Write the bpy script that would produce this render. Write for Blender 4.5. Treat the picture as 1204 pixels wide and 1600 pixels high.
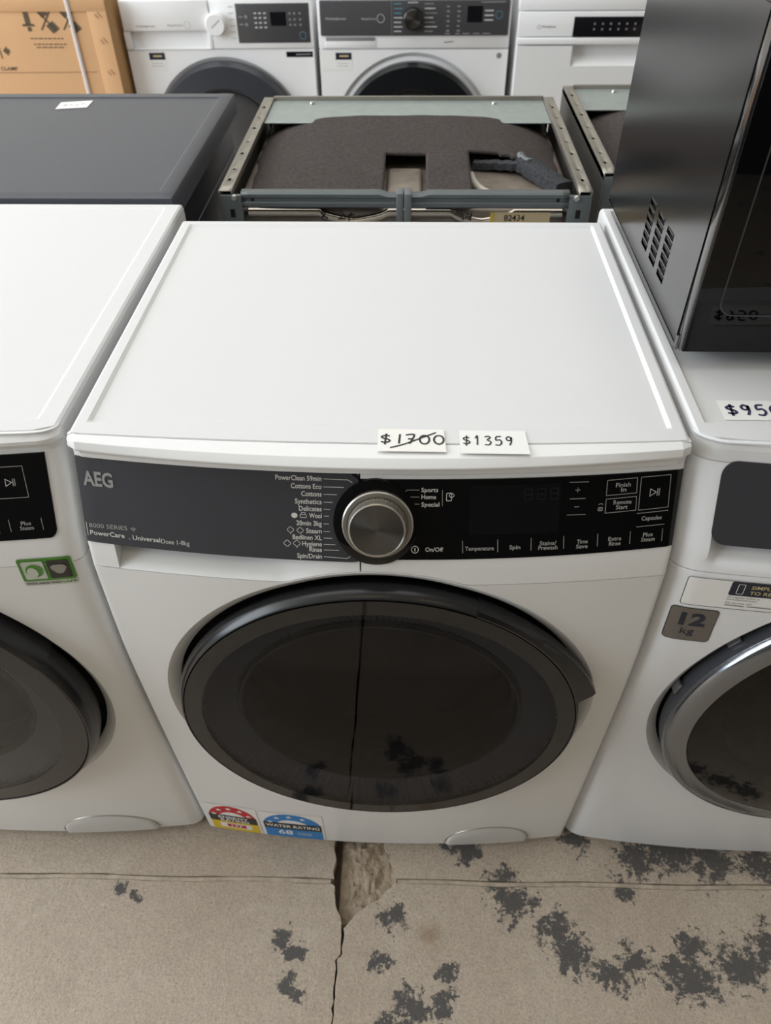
import bpy, bmesh, math, random
from mathutils import Vector, Matrix, noise
R0 = random.Random(7)
PI = math.pi
for o in list(bpy.data.objects): bpy.data.objects.remove(o)
scene = bpy.context.scene
COL = scene.collection

# ------------------------------------------------------------------ camera
cd = bpy.data.cameras.new('camera'); cam = bpy.data.objects.new('camera', cd); COL.objects.link(cam)
cam.location = (0.03272, -0.56386, 1.29872)
cam.rotation_euler = (0.80698, 0.00984, 0.03248)
cd.sensor_fit = 'VERTICAL'; cd.sensor_height = 36.0; cd.lens = 36.0 * 1187.4 / 1600.0
cd.clip_start = 0.02
cd.dof.use_dof = True; cd.dof.focus_distance = 0.86; cd.dof.aperture_fstop = 7.5
scene.camera = cam

# ------------------------------------------------------------------ world, lights, exposure
w = bpy.data.worlds.new('world'); scene.world = w; w.use_nodes = True
w.node_tree.nodes['Background'].inputs[0].default_value = (0.74, 0.84, 1.0, 1)
w.node_tree.nodes['Background'].inputs[1].default_value = 0.6
def area(name, loc, rot, sx, sy, power, col):
    l = bpy.data.lights.new(name, 'AREA'); l.shape = 'RECTANGLE'; l.size = sx; l.size_y = sy
    l.energy = power; l.color = col
    o = bpy.data.objects.new(name, l); o.location = loc; o.rotation_euler = rot; COL.objects.link(o); return o
area('roof_skylight', (-0.6, 1.15, 3.28), (0, 0, 0), 3.2, 3.0, 74, (0.955, 0.975, 1.0))
area('shop_front_daylight', (-4.3, -0.1, 2.0), (0, -PI/2, 0), 2.7, 5.0, 470, (0.88, 0.945, 1.0))
vs = scene.view_settings
vs.view_transform = 'Standard'; vs.look = 'None'; vs.gamma = 1.0; vs.use_curve_mapping = False
vs.exposure = -0.85

# ------------------------------------------------------------------ materials
def lin(c):
    if isinstance(c, str):
        c = c.lstrip('#'); c = [int(c[i:i+2], 16) / 255 for i in (0, 2, 4)]
    return tuple((x / 12.92 if x <= .04045 else ((x + .055) / 1.055) ** 2.4) for x in c) + (1,)
M = {}
def mat(name, color, rough=.4, metal=0., bump=None, var=None, coat=0., spec=.5, emit=None):
    m = bpy.data.materials.new(name); m.use_nodes = True
    nt = m.node_tree; b = nt.nodes['Principled BSDF']
    c = lin(color)
    b.inputs['Base Color'].default_value = c
    b.inputs['Roughness'].default_value = rough; b.inputs['Metallic'].default_value = metal
    b.inputs['Coat Weight'].default_value = coat; b.inputs['Specular IOR Level'].default_value = spec
    if emit: b.inputs['Emission Color'].default_value = lin(color); b.inputs['Emission Strength'].default_value = emit
    tc = nt.nodes.new('ShaderNodeTexCoord')
    if var:
        n = nt.nodes.new('ShaderNodeTexNoise'); n.inputs['Scale'].default_value = var[0]; n.inputs['Detail'].default_value = 6
        r = nt.nodes.new('ShaderNodeMapRange'); r.inputs['From Min'].default_value = .3; r.inputs['From Max'].default_value = .7
        r.inputs['To Min'].default_value = 1 - var[1]; r.inputs['To Max'].default_value = 1 + var[1]
        mx = nt.nodes.new('ShaderNodeMix'); mx.data_type = 'RGBA'; mx.blend_type = 'MULTIPLY'; mx.inputs[0].default_value = 1
        nt.links.new(tc.outputs['Object'], n.inputs['Vector']); nt.links.new(n.outputs['Fac'], r.inputs['Value'])
        mx.inputs[6].default_value = c; nt.links.new(r.outputs[0], mx.inputs[7]); nt.links.new(mx.outputs[2], b.inputs['Base Color'])
    if bump:
        n2 = nt.nodes.new('ShaderNodeTexNoise'); n2.inputs['Scale'].default_value = bump[0]; n2.inputs['Detail'].default_value = 4
        bp = nt.nodes.new('ShaderNodeBump'); bp.inputs['Strength'].default_value = bump[1]; bp.inputs['Distance'].default_value = bump[2] if len(bump) > 2 else .001
        nt.links.new(tc.outputs['Object'], n2.inputs['Vector']); nt.links.new(n2.outputs['Fac'], bp.inputs['Height']); nt.links.new(bp.outputs[0], b.inputs['Normal'])
    M[name] = m; return m
mat('white', '#eeeeed', .3, var=(6, .008))
mat('white_top', '#e0e0e0', .38, bump=(900, .06, .0004))
mat('white_blue', '#ecedef', .28)
mat('white_back', '#f3f3f3', .35)
mat('drawer_grey', '#38383d', .5, var=(900, .05))
mat('gloss_black', '#060608', .06)
mat('display', '#0e0f11', .12)
mat('segment', '#1c1d20', .3)
mat('rim_black', '#17181a', .24)
mat('rim_grey', '#3b3d42', .28)
mat('rim_chrome', '#8b8e94', .18, metal=.9)
mat('rib_black', '#666b76', .35)
mat('rib_grey', '#b9c0ca', .4)
mat('rubber', '#141414', .8)
mat('gasket_grey', '#5a5a5a', .7)
mat('drum', '#8f8b84', .4, metal=.6)
mat('print', '#d6d5cf', .5)
mat('print_dim', '#a9a8a4', .5)
mat('logo', '#a9a9a6', .35, metal=.3)
mat('silver', '#b9b5ac', .3, metal=.85)
mat('silver_line', '#c9c0ac', .3, metal=.6)
mat('paper', '#f2f1ee', .6)
mat('paper_cream', '#f3f1eb', .6)
mat('ink', '#26262a', .6)
mat('ink_navy', '#1b2233', .45)
mat('ink_blue', '#3e3a55', .5)
mat('gold_print', '#cbb98a', .5)
mat('badge', '#75706a', .38, metal=.35)
mat('label_red', '#c9202c', .5); mat('label_yellow', '#e6c31d', .5); mat('label_blue', '#2b86cf', .5); mat('label_black', '#2b2b29', .5)
mat('label_green', '#4f8f2e', .45); mat('label_pale', '#c9cdc0', .5); mat('label_dark', '#36332f', .5); mat('label_grey', '#9b978c', .5)
mat('flap', '#d9d9d8', .25)
mat('graphite', '#474a52', .38, var=(30, .03)); mat('graphite_side', '#33343a', .35)
mat('graphite_edge', '#8a8a8c', .4)
mat('galv', '#a9b3b1', .42, metal=.55, var=(45, .06), bump=(60, .05))
mat('steel_side', '#a3a09b', .34, metal=.75, var=(12, .06))
mat('flange', '#9b968c', .4, metal=.6, var=(40, .07))
mat('crossbar', '#6d7476', .42, metal=.45, var=(20, .05))
mat('clip_grey', '#6b6f71', .5)
mat('tub_steel', '#c4bcb0', .16, metal=1.0, bump=(14, .12, .004))
mat('tub_top', '#8d8277', .4, metal=.3, var=(30, .25), bump=(25, .2, .003))
mat('felt', '#4f4947', .95, var=(160, .2), bump=(420, .5, .0015), spec=.1)
mat('felt_grey', '#4a4b4e', .98, var=(260, .4), bump=(380, .9, .003), spec=.1)
mat('felt_pale', '#83898a', .95, var=(260, .3), bump=(380, .8, .003), spec=.1)
mat('hose_white', '#bdb8aa', .5)
mat('sticker_beige', '#d0bb94', .6); mat('sticker_yellow', '#d5b64c', .6)
mat('screw', '#c9c9c4', .3, metal=.8)
mat('oven_side', '#79797a', .2, metal=1.0); mat('oven_frame', '#7c7c7d', .12, metal=1.0)
mat('oven_glass', '#030304', .03, spec=.3); mat('oven_line', '#3d3d3f', .3); mat('black', '#050505', .7)
mat('card', '#d2a67a', .85, var=(3.5, .04), bump=(80, .1)); mat('card_side', '#b08a5c', .85, var=(5, .06)); mat('card_ink', '#5d503f', .9)
mat('strap', '#e6e2e4', .4); mat('staple', '#8a6446', .6)
mat('westing_dark', '#4d4c4e', .3); mat('westing_black', '#16161a', .2)
mat('print_pale', '#c9c9c6', .5); mat('print_grey', '#8a8a8a', .5); mat('print_teal', '#5f8fa0', .5)
mat('wall', '#d9d4ca', .85, var=(2, .03)); mat('wall_dark', '#4e4a45', .9, var=(2, .05)); mat('ceil', '#e4e2dc', .9)
mat('lamp', '#ffe9c4', .5, emit=9.0); mat('lamp_body', '#dcdcd8', .5)
mat('pipe', '#9b9b9b', .4)

def glass_mat(name, tint, rough=.015, ior=1.5):
    m = bpy.data.materials.new(name); m.use_nodes = True; nt = m.node_tree; nt.nodes.clear()
    out = nt.nodes.new('ShaderNodeOutputMaterial'); mix = nt.nodes.new('ShaderNodeMixShader'); fr = nt.nodes.new('ShaderNodeFresnel')
    t = nt.nodes.new('ShaderNodeBsdfTransparent'); g = nt.nodes.new('ShaderNodeBsdfGlossy')
    fr.inputs['IOR'].default_value = ior; t.inputs[0].default_value = lin(tint); g.inputs['Roughness'].default_value = rough
    nt.links.new(fr.outputs[0], mix.inputs[0]); nt.links.new(t.outputs[0], mix.inputs[1]); nt.links.new(g.outputs[0], mix.inputs[2]); nt.links.new(mix.outputs[0], out.inputs[0])
    M[name] = m
glass_mat('door_glass', '#dcdce0', ior=1.27); glass_mat('door_glass_clear', '#e2e3e6'); glass_mat('door_glass_brown', '#6d6a66', ior=1.42)

def spun(name, color):
    m = mat(name, color, .28, metal=1.0); nt = m.node_tree; b = nt.nodes['Principled BSDF']
    t = nt.nodes.new('ShaderNodeTangent'); t.direction_type = 'RADIAL'; t.axis = 'Y'
    b.inputs['Anisotropic'].default_value = .9; b.inputs['Anisotropic Rotation'].default_value = .25; nt.links.new(t.outputs[0], b.inputs['Tangent'])
spun('spun_metal', '#8d8a87')

def floor_material():
    m = bpy.data.materials.new('concrete'); m.use_nodes = True; nt = m.node_tree; b = nt.nodes['Principled BSDF']
    N = nt.nodes.new; L = nt.links.new
    geo = N('ShaderNodeNewGeometry'); pos = geo.outputs['Position']
    def noise_n(scale, detail=6, rough=.6, vec=pos, dist=0.):
        n = N('ShaderNodeTexNoise'); n.inputs['Scale'].default_value = scale; n.inputs['Detail'].default_value = detail
        n.inputs['Roughness'].default_value = rough; n.inputs['Distortion'].default_value = dist; L(vec, n.inputs['Vector']); return n.outputs['Fac']
    def rng(v, a, b_, c, d, smooth=False):
        r = N('ShaderNodeMapRange'); r.interpolation_type = 'SMOOTHSTEP' if smooth else 'LINEAR'
        for k, x in zip(('From Min', 'From Max', 'To Min', 'To Max'), (a, b_, c, d)): r.inputs[k].default_value = x
        L(v, r.inputs['Value']); return r.outputs[0]
    def math_n(op, a, b_):
        n = N('ShaderNodeMath'); n.operation = op
        for i, x in enumerate((a, b_)):
            if isinstance(x, (int, float)): n.inputs[i].default_value = x
            else: L(x, n.inputs[i])
        return n.outputs[0]
    def mixc(f, a, b_):
        n = N('ShaderNodeMix'); n.data_type = 'RGBA'
        L(f, n.inputs[0])
        for i, x in ((6, a), (7, b_)):
            if isinstance(x, tuple): n.inputs[i].default_value = x
            else: L(x, n.inputs[i])
        return n.outputs[2]
    col = mixc(rng(noise_n(5, 5), .3, .7, 0, 1), lin('#bfae9b'), lin('#d3c4b1'))
    col = mixc(rng(noise_n(260, 6, .8), .45, .70, 0, .85), col, lin('#8a7c6e'))
    col = mixc(rng(noise_n(140, 8, .85, dist=3.), .3, .46, .5, 0), col, lin('#d8cdbd'))
    col = mixc(rng(noise_n(55, 8, .75), .42, .75, 0, .6), col, lin('#a4978a'))
    col = mixc(rng(noise_n(18, 8, .7, dist=1.5), .55, .75, 0, .5), col, lin('#d2c7b6'))
    # swirled trowel marks
    wv = N('ShaderNodeTexWave'); wv.wave_type = 'RINGS'; wv.rings_direction = 'Z'; wv.inputs['Scale'].default_value = 26; wv.inputs['Distortion'].default_value = 6; wv.inputs['Detail'].default_value = 4; wv.inputs['Detail Scale'].default_value = 1.2
    off = N('ShaderNodeVectorMath'); off.operation = 'ADD'; off.inputs[1].default_value = (-.23, .28, 0); L(pos, off.inputs[0]); L(off.outputs[0], wv.inputs['Vector'])
    col = mixc(rng(wv.outputs['Fac'], 0.7, 1, 0, .07), col, lin('#d9cfc0'))
    # old dark paint left in patches
    P = [(.108,-.02,.022),(.19,-.09,.03),(.215,-.11,.035),(.275,-.15,.03),(.295,-.182,.035),(.345,-.208,.03),(.39,-.19,.03),(.47,-.212,.04),(.48,-.17,.03),(.55,-.19,.045),(.6,-.17,.04),(.44,-.2,.03),(-.155,-.172,.016),(-.135,-.192,.018),(-.131,-.24,.02),(-.004,-.2,.018),(.014,-.135,.022),(.046,-.265,.03),(.093,-.255,.025),(.103,-.21,.018),(-.427,-.104,.018),(-.391,-.118,.012),(.39,-.09,.022),(.48,-.02,.05),(.42,-.035,.045),(.55,-.03,.045),(.325,-.005,.03),(.14,-.02,.03),(.62,-.04,.04),(.02,-.3,.03)]
    wn = N('ShaderNodeTexNoise'); wn.inputs['Scale'].default_value = 24; wn.inputs['Detail'].default_value = 5; wn.inputs['Roughness'].default_value = .65; L(pos, wn.inputs['Vector'])
    ws = N('ShaderNodeVectorMath'); ws.operation = 'MULTIPLY_ADD'; L(wn.outputs['Color'], ws.inputs[0]); ws.inputs[1].default_value = (.085, .085, 0); L(pos, ws.inputs[2])
    wo = N('ShaderNodeVectorMath'); wo.operation = 'SUBTRACT'; L(ws.outputs[0], wo.inputs[0]); wo.inputs[1].default_value = (.0425, .0425, 0); wpos = wo.outputs[0]
    acc = None
    for x, y, r in P:
        d = N('ShaderNodeVectorMath'); d.operation = 'DISTANCE'; d.inputs[1].default_value = (x, y, 0); L(wpos, d.inputs[0])
        v = rng(d.outputs['Value'], r * .1, r * 1.75, 1, 0)
        acc = v if acc is None else math_n('MAXIMUM', acc, v)
    sep = N('ShaderNodeSeparateXYZ'); L(pos, sep.inputs[0])
    farf = rng(sep.outputs['Y'], -.34, -.5, 0, .62)
    far = math_n('MULTIPLY', farf, rng(noise_n(3.2, 3), .5, .66, 0, 1))
    acc = math_n('MAXIMUM', acc, far)
    nz = math_n('ADD', math_n('MULTIPLY', noise_n(70, 6, .75), .62), math_n('MULTIPLY', noise_n(210, 8, .8), .38))
    mask = rng(math_n('ADD', math_n('MULTIPLY', acc, .30), nz), .665, .705, 0, 1)
    col = mixc(math_n('MULTIPLY', mask, .92), col, lin('#4d4c4d'))
    # rusty spots
    d = N('ShaderNodeVectorMath'); d.operation = 'DISTANCE'; d.inputs[1].default_value = (.075, -.165, 0); L(pos, d.inputs[0])
    col = mixc(math_n('MULTIPLY', rng(d.outputs['Value'], .005, .03, .5, 0), rng(noise_n(40), .4, .6, 0, 1)), col, lin('#8a6b48'))
    L(col, b.inputs['Base Color']); L(rng(noise_n(20), .3, .7, .72, .9), b.inputs['Roughness'])
    bp = N('ShaderNodeBump'); bp.inputs['Strength'].default_value = .8; bp.inputs['Distance'].default_value = .003
    h = math_n('ADD', noise_n(120, 8, .7), math_n('MULTIPLY', mask, .25)); L(h, bp.inputs['Height']); L(bp.outputs[0], b.inputs['Normal'])
    M['concrete'] = m
floor_material()
mat('dirt', '#5a4f44', .95, var=(40, .3), bump=(200, .8, .003)); mat('rubble', '#a3937f', .95, var=(60, .25), bump=(170, .9, .004)); mat('filler', '#b8aa98', .9, var=(60, .2), bump=(200, .6, .002))

# ------------------------------------------------------------------ mesh helpers
def link(o, parent=None):
    COL.objects.link(o)
    if parent: o.parent = parent
    return o
def mesh(name, V, F, m, parent=None, smooth=None, loc=None):
    me = bpy.data.meshes.new(name); me.from_pydata([tuple(v) for v in V], [], F)
    bm = bmesh.new(); bm.from_mesh(me); bmesh.ops.remove_doubles(bm, verts=bm.verts, dist=1e-6); bmesh.ops.recalc_face_normals(bm, faces=bm.faces); bm.to_mesh(me); bm.free()
    if m: me.materials.append(M[m])
    if smooth is not None:
        me.shade_smooth(); me.set_sharp_from_angle(angle=math.radians(smooth))
    o = bpy.data.objects.new(name, me)
    if loc: o.location = loc
    return link(o, parent)
def flat(name, V, F, m, parent=None):      # surface that keeps its winding
    me = bpy.data.meshes.new(name); me.from_pydata([tuple(v) for v in V], [], F); me.materials.append(M[m])
    return link(bpy.data.objects.new(name, me), parent)
def thing(name, label, cat, loc=(0, 0, 0), rz=0, group=None):
    o = bpy.data.objects.new(name, None); o.empty_display_size = .1; link(o)
    o.location = loc; o.rotation_euler = (0, 0, rz); tag(o, label, cat, group); return o
def tag(o, label, cat, group=None):
    o['label'] = label; o['category'] = cat
    if group: o['group'] = group
    return o
def box(name, x0, x1, y0, y1, z0, z1, m, parent=None, bev=.002, seg=2, loc=None):
    bm = bmesh.new(); bmesh.ops.create_cube(bm, size=1)
    for v in bm.verts: v.co = ((x0+x1)/2 + v.co.x*(x1-x0), (y0+y1)/2 + v.co.y*(y1-y0), (z0+z1)/2 + v.co.z*(z1-z0))
    if bev: bmesh.ops.bevel(bm, geom=list(bm.edges), offset=bev, segments=seg, affect='EDGES', profile=.5)
    me = bpy.data.meshes.new(name); bm.to_mesh(me); bm.free(); me.materials.append(M[m])
    me.shade_smooth(); me.set_sharp_from_angle(angle=math.radians(35))
    o = bpy.data.objects.new(name, me)
    if loc: o.location = loc
    return link(o, parent)
def grid(name, rows, m, parent=None, smooth=40, skip=None, solid=0):   # rows of points -> quads
    V = []; F = []; n = len(rows[0])
    for r in rows: V += r
    for i in range(len(rows)-1):
        for j in range(n-1):
            if skip and skip(i, j): continue
            F.append((i*n+j, i*n+j+1, (i+1)*n+j+1, (i+1)*n+j))
    o = mesh(name, V, F, m, parent, smooth)
    if solid:
        s = o.modifiers.new('solid', 'SOLIDIFY'); s.thickness = abs(solid); s.offset = -1 if solid > 0 else 1
    return o
def lathe(name, prof, m, parent=None, n=128, cx=0, cz=0, a0=0, a1=2*PI, smooth=35, rmod=None, ymod=None, loc=None):   # prof: (r, y); axis along y
    full = abs(a1-a0-2*PI) < 1e-6; V = []; F = []
    k = n if full else n+1
    for i in range(k):
        a = a0 + (a1-a0)*i/n
        for j, (r, y) in enumerate(prof):
            rr = r + (rmod(a, j) if rmod else 0); yy = y + (ymod(a, j) if ymod else 0)
            V.append((cx + rr*math.cos(a), yy, cz + rr*math.sin(a)))
    p = len(prof)
    for i in range(n):
        i2 = (i+1) % k
        for j in range(p-1): F.append((i*p+j, i2*p+j, i2*p+j+1, i*p+j+1))
    if not full:
        F.append(tuple(range(p))); F.append(tuple(n*p+j for j in range(p)))
    return mesh(name, V, F, m, parent, smooth, loc)
def tube(name, pts, r, m, parent=None, seg=8):
    V = []; F = []; pts = [Vector(p) for p in pts]
    for i, p in enumerate(pts):
        t = (pts[min(i+1, len(pts)-1)] - pts[max(i-1, 0)]).normalized()
        up = Vector((0, 0, 1)) if abs(t.z) < .9 else Vector((0, 1, 0))
        a = t.cross(up).normalized(); b = a.cross(t)
        for k in range(seg):
            an = 2*PI*k/seg; V.append(p + a*math.cos(an)*r + b*math.sin(an)*r)
    for i in range(len(pts)-1):
        for k in range(seg): F.append((i*seg+k, i*seg+(k+1) % seg, (i+1)*seg+(k+1) % seg, (i+1)*seg+k))
    F.append(tuple(range(seg))); F.append(tuple((len(pts)-1)*seg+k for k in range(seg)))
    return mesh(name, V, F, m, parent, 60)

# flat print: 2D shapes laid on a surface through a mapping (u, v) -> point
def ribbon(pts, wd, closed=False):
    pts = [Vector((p[0], p[1])) for p in pts]; n = len(pts); V = []; F = []
    for i, p in enumerate(pts):
        a = pts[(i-1) % n] if (closed or i > 0) else p; c = pts[(i+1) % n] if (closed or i < n-1) else p
        d1 = (p-a); d2 = (c-p)
        if d1.length < 1e-9: d1 = d2
        if d2.length < 1e-9: d2 = d1
        d1 = d1.normalized(); d2 = d2.normalized(); t = (d1+d2)
        t = t.normalized() if t.length > 1e-6 else d1
        nn = Vector((-t.y, t.x)); k = wd/2/max(.5, abs(nn.dot(Vector((-d1.y, d1.x)))))
        V += [p+nn*k, p-nn*k]
    m = n if closed else n-1
    for i in range(m):
        j = (i+1) % n; F.append((2*i, 2*i+1, 2*j+1, 2*j))
    return [(v.x, v.y) for v in V], F
def rect2(x0, x1, y0, y1, n=1):
    V = []; F = []
    for i in range(n+1):
        x = x0+(x1-x0)*i/n; V += [(x, y0), (x, y1)]
    for i in range(n): F.append((2*i, 2*i+2, 2*i+3, 2*i+1))
    return V, F
def rrect(x0, x1, y0, y1, r, n=5):
    P = []
    for cx, cy, a in ((x1-r, y1-r, 0), (x0+r, y1-r, PI/2), (x0+r, y0+r, PI), (x1-r, y0+r, 3*PI/2)):
        for k in range(n+1): P.append((cx+r*math.cos(a+PI/2*k/n), cy+r*math.sin(a+PI/2*k/n)))
    return P
def poly(P): return list(P), [tuple(range(len(P)))]
def arc(cx, cy, r, a0, a1, n=12, ry=None):
    return [(cx+r*math.cos(a0+(a1-a0)*i/n), cy+(ry or r)*math.sin(a0+(a1-a0)*i/n)) for i in range(n+1)]
def star(cx, cy, r):
    P = [(cx+(r if k % 2 == 0 else r*.42)*math.cos(PI/2+k*PI/5), cy+(r if k % 2 == 0 else r*.42)*math.sin(PI/2+k*PI/5)) for k in range(10)]
    return poly(P)
def join(*sh):
    V = []; F = []
    for v, f in sh:
        o = len(V); V += v; F += [tuple(i+o for i in t) for t in f]
    return V, F
def decal(name, sh, fn, m, parent, step=.004):
    us = [v[0] for v in sh[0]]; a, b = min(us), max(us)
    if b-a > step*1.5 and len(sh[0]) < 200 and any(abs(fn((a+b)/2, v[1])[1]-(fn(a, v[1])[1]+fn(b, v[1])[1])/2) > 5e-5 for v in sh[0][:1]):
        bm = bmesh.new(); vs_ = [bm.verts.new((u, v, 0)) for u, v in sh[0]]
        for f in sh[1]: bm.faces.new([vs_[i] for i in f])
        n = int((b-a)/step)
        for k in range(1, n+1):
            bmesh.ops.bisect_plane(bm, geom=bm.verts[:]+bm.edges[:]+bm.faces[:], dist=1e-7, plane_co=(a+(b-a)*k/(n+1), 0, 0), plane_no=(1, 0, 0))
        bm.verts.index_update()
        V = [(v.co.x, v.co.y) for v in bm.verts]; F = [tuple(v.index for v in f.verts) for f in bm.faces]; bm.free(); sh = (V, F)
    return flat(name, [fn(u, v) for u, v in sh[0]], sh[1], m, parent)
_tc = {}
def text2(s, bold=0.):
    k = (s, bold)
    if k not in _tc:
        c = bpy.data.curves.new('t', 'FONT'); c.body = s; c.size = 1; c.offset = bold; c.resolution_u = 3
        o = bpy.data.objects.new('t', c); COL.objects.link(o)
        dg = bpy.context.evaluated_depsgraph_get(); me = bpy.data.meshes.new_from_object(o.evaluated_get(dg))
        V = [(v.co.x, v.co.y) for v in me.vertices]; F = [tuple(p.vertices) for p in me.polygons]
        bpy.data.objects.remove(o); bpy.data.curves.remove(c); bpy.data.meshes.remove(me)
        _tc[k] = (V, F)
    return _tc[k]
def text(s, x0, x1, zb, cap, bold=0., slope=0.):     # fitted to x0..x1 with capitals cap high; returns a 2D shape
    V, F = text2(s, bold); xs = [v[0] for v in V]; a, b = min(xs), max(xs)
    k = (x1-x0)/(b-a); kz = cap/.70
    return [(x0+(x-a)*k, zb+y*kz+slope*(x-a)*k) for x, y in V], F

# ------------------------------------------------------------------ the setting
def struct(o): o['kind'] = 'structure'; return o
fl = struct(mesh('floor', [(-5,-4,-.024),(5,-4,-.024),(5,4,-.024),(-5,4,-.024)], [(0,1,2,3)], 'dirt'))
def joint_y(x): return -.084 + .0125*x + .0012*math.sin(x*23)
def slab(P):
    n = len(P); V = [(x, y, 0) for x, y in P]+[(x, y, -.023) for x, y in P]
    F = [tuple(range(n))]+[(i, (i+1) % n, n+(i+1) % n, n+i) for i in range(n)]
    o = mesh('slab', V, F, 'concrete', fl); return o
rs = random.Random(3)
def jag(a): return rs.uniform(-a, a)
crackL = []; crackR = []
for k in range(0, 34):
    y = -.094 - .009*k if k < 26 else -.094-.009*25-(k-25)*.5
    xc = -.071 if k < 1 else (-.066 if y < -.2 else -.060-.012*max(0, 1-abs(y+.1)/.05))
    wv_ = (.0024 if y > -.36 else .005) + .005*max(0, 1-abs(y+.11)/.06)
    crackL.append((xc-wv_+jag(.0018), max(y, -4))); crackR.append((xc+wv_*.5+jag(.0015), max(y, -4)))
edge = [i*.08 for i in range(int(.6/.08))]
def jl(x0, x1, off, n): return [(x0+(x1-x0)*i/n, joint_y(max(-1.5, min(1.5, x0+(x1-x0)*i/n)))+off+jag(.0008)) for i in range(n+1)]
slab([(-5, -4)] + list(reversed(crackL)) + list(reversed(jl(-1.6, crackL[0][0]-.004, -.0045, 60))) + [(-5, joint_y(-1.5)-.0045)])
bite = [(.019,-.082),(.014,-.093),(.004,-.1),(-.006,-.113),(-.018,-.118),(-.03,-.126),(-.041,-.135),(-.05,-.146)]
cr = [p for p in crackR if p[1] < -.15]
slab(bite + cr + [(5, -4), (5, joint_y(1.5)-.0045)] + list(reversed(jl(.024, 1.6, -.0045, 60))))
slab([(-5, 4), (-5, joint_y(-1.5)+.0045)] + jl(-1.6, -.08, .0045, 60) + [(-.083,-.07),(-.079,-.05),(-.085,-.03),(-.082,-.01),(-.082, 4)])
slab(list(reversed(jl(.02, 1.6, .0045, 60))) + [(.019,-.075),(.016,-.062),(.009,-.05),(.012,-.04),(.002,-.033),(-.003,-.012),(-.012,.01),(-.03,.05),(-.07,.08),(-.075, 4),(5, 4),(5, joint_y(1.5)+.0045)])
for x0, x1 in ((-1.6, -.085), (.024, 1.6)):
    rows = [[(x, joint_y(x)+dy, z+.0012*noise.noise((x*40, dy*300, 0))) for x in [x0+(x1-x0)*i/120 for i in range(121)]] for dy, z in ((-.0046,-.006),(-.0036,-.0015),(-.0022,-.0004),(.0018,.0002),(.0034,-.0012),(.0046,-.006))]
    grid('joint_filler', rows, 'filler', fl)
grid('joint_filler', [[(-.0645+dx+.0012*math.sin(y*140)+.0008*noise.noise((y*300, 3, 1)), y, z) for y in [-.165-.01*k for k in range(19)]] for dx, z in ((-.0016, -.012), (-.0004, -.0015), (.0014, -.0004), (.0020, -.008))], 'filler', fl)
rows = []
for i in range(41):
    r = []
    for j in range(31):
        x = -.072+.098*j/30; y = -.15+.17*i/40
        h = noise.fractal((x*45, y*45, 2.), 1, 2, 5)*.008 + noise.noise((x*160, y*160, 1))*.002
        dd = (x+.072)/.098
        r.append((x, y, -.0145+.009*min(1, dd*2.2)+h if 0 < i < 40 and 0 < j < 30 else -.022))
    rows.append(r)
rb = grid('crack_rubble', rows, 'rubble', fl, smooth=25)
struct(box('wall_back', -5, 5, 3.6, 3.75, 0, 3.4, 'wall', bev=0)); struct(box('wall_right', 4.0, 4.15, -4, 3.6, 0, 3.4, 'wall', bev=0))
struct(box('wall_front', -5, 5, -4.15, -4, 0, 3.4, 'wall_dark', bev=0)); struct(box('ceiling', -5, 4.15, -4.15, 3.75, 3.4, 3.5, 'ceil', bev=0))
for k, (x, y) in enumerate(((-.35, -1.6), (1.6, -1.6))):
    t = thing('ceiling_lamp', ['warm batten lamp on the ceiling behind the camera, nearer the open shop front', 'warm batten lamp on the ceiling behind the camera, nearer the right wall'][k], 'lamp', (x, y, 3.4), group='ceiling batten lamps')
    box('housing', -.6, .6, -.06, .06, -.07, 0, 'lamp_body', t, .006); box('diffuser', -.58, .58, -.05, .05, -.1, -.07, 'lamp', t, .01)

# ------------------------------------------------------------------ front loader built from a bowed front
ZP = [0, .02, .06, .27, .44, .58, .71, .74, .82, .831, .9]; EP = [-.006, -.008, -.012, -.026, -.036, -.042, -.036, -.030, .003, .0075, .0075]
def edge_y(z):
    def lerp(z):
        if z <= ZP[0]: return EP[0]
        for i in range(len(ZP)-1):
            if z <= ZP[i+1]: return EP[i]+(EP[i+1]-EP[i])*(z-ZP[i])/(ZP[i+1]-ZP[i])
        return EP[-1]
    if z > .70: return lerp(z)
    h = min(.05, (.70-z)+.0001); return (lerp(z-h)+2*lerp(z)+lerp(z+h))/4
HW = .298
def make_surface(r, ry=None):
    ry = ry or r
    def s(x, z):
        x = max(-HW, min(HW, x)); a = abs(x)-(HW-r); y = edge_y(z)-.021*(1-(x/HW)**2)
        if a > 0: y += ry*(1-math.sqrt(max(0, 1-(a/r)**2)))
        return y
    return s
CZ, DR = .4620, .2625
def zlow(x, g=.0018, seam=.7085, R=DR):
    d = (R+g)**2-x*x
    return max(seam+.0013, CZ+math.sqrt(d)) if d > 0 else seam+.0013
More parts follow.
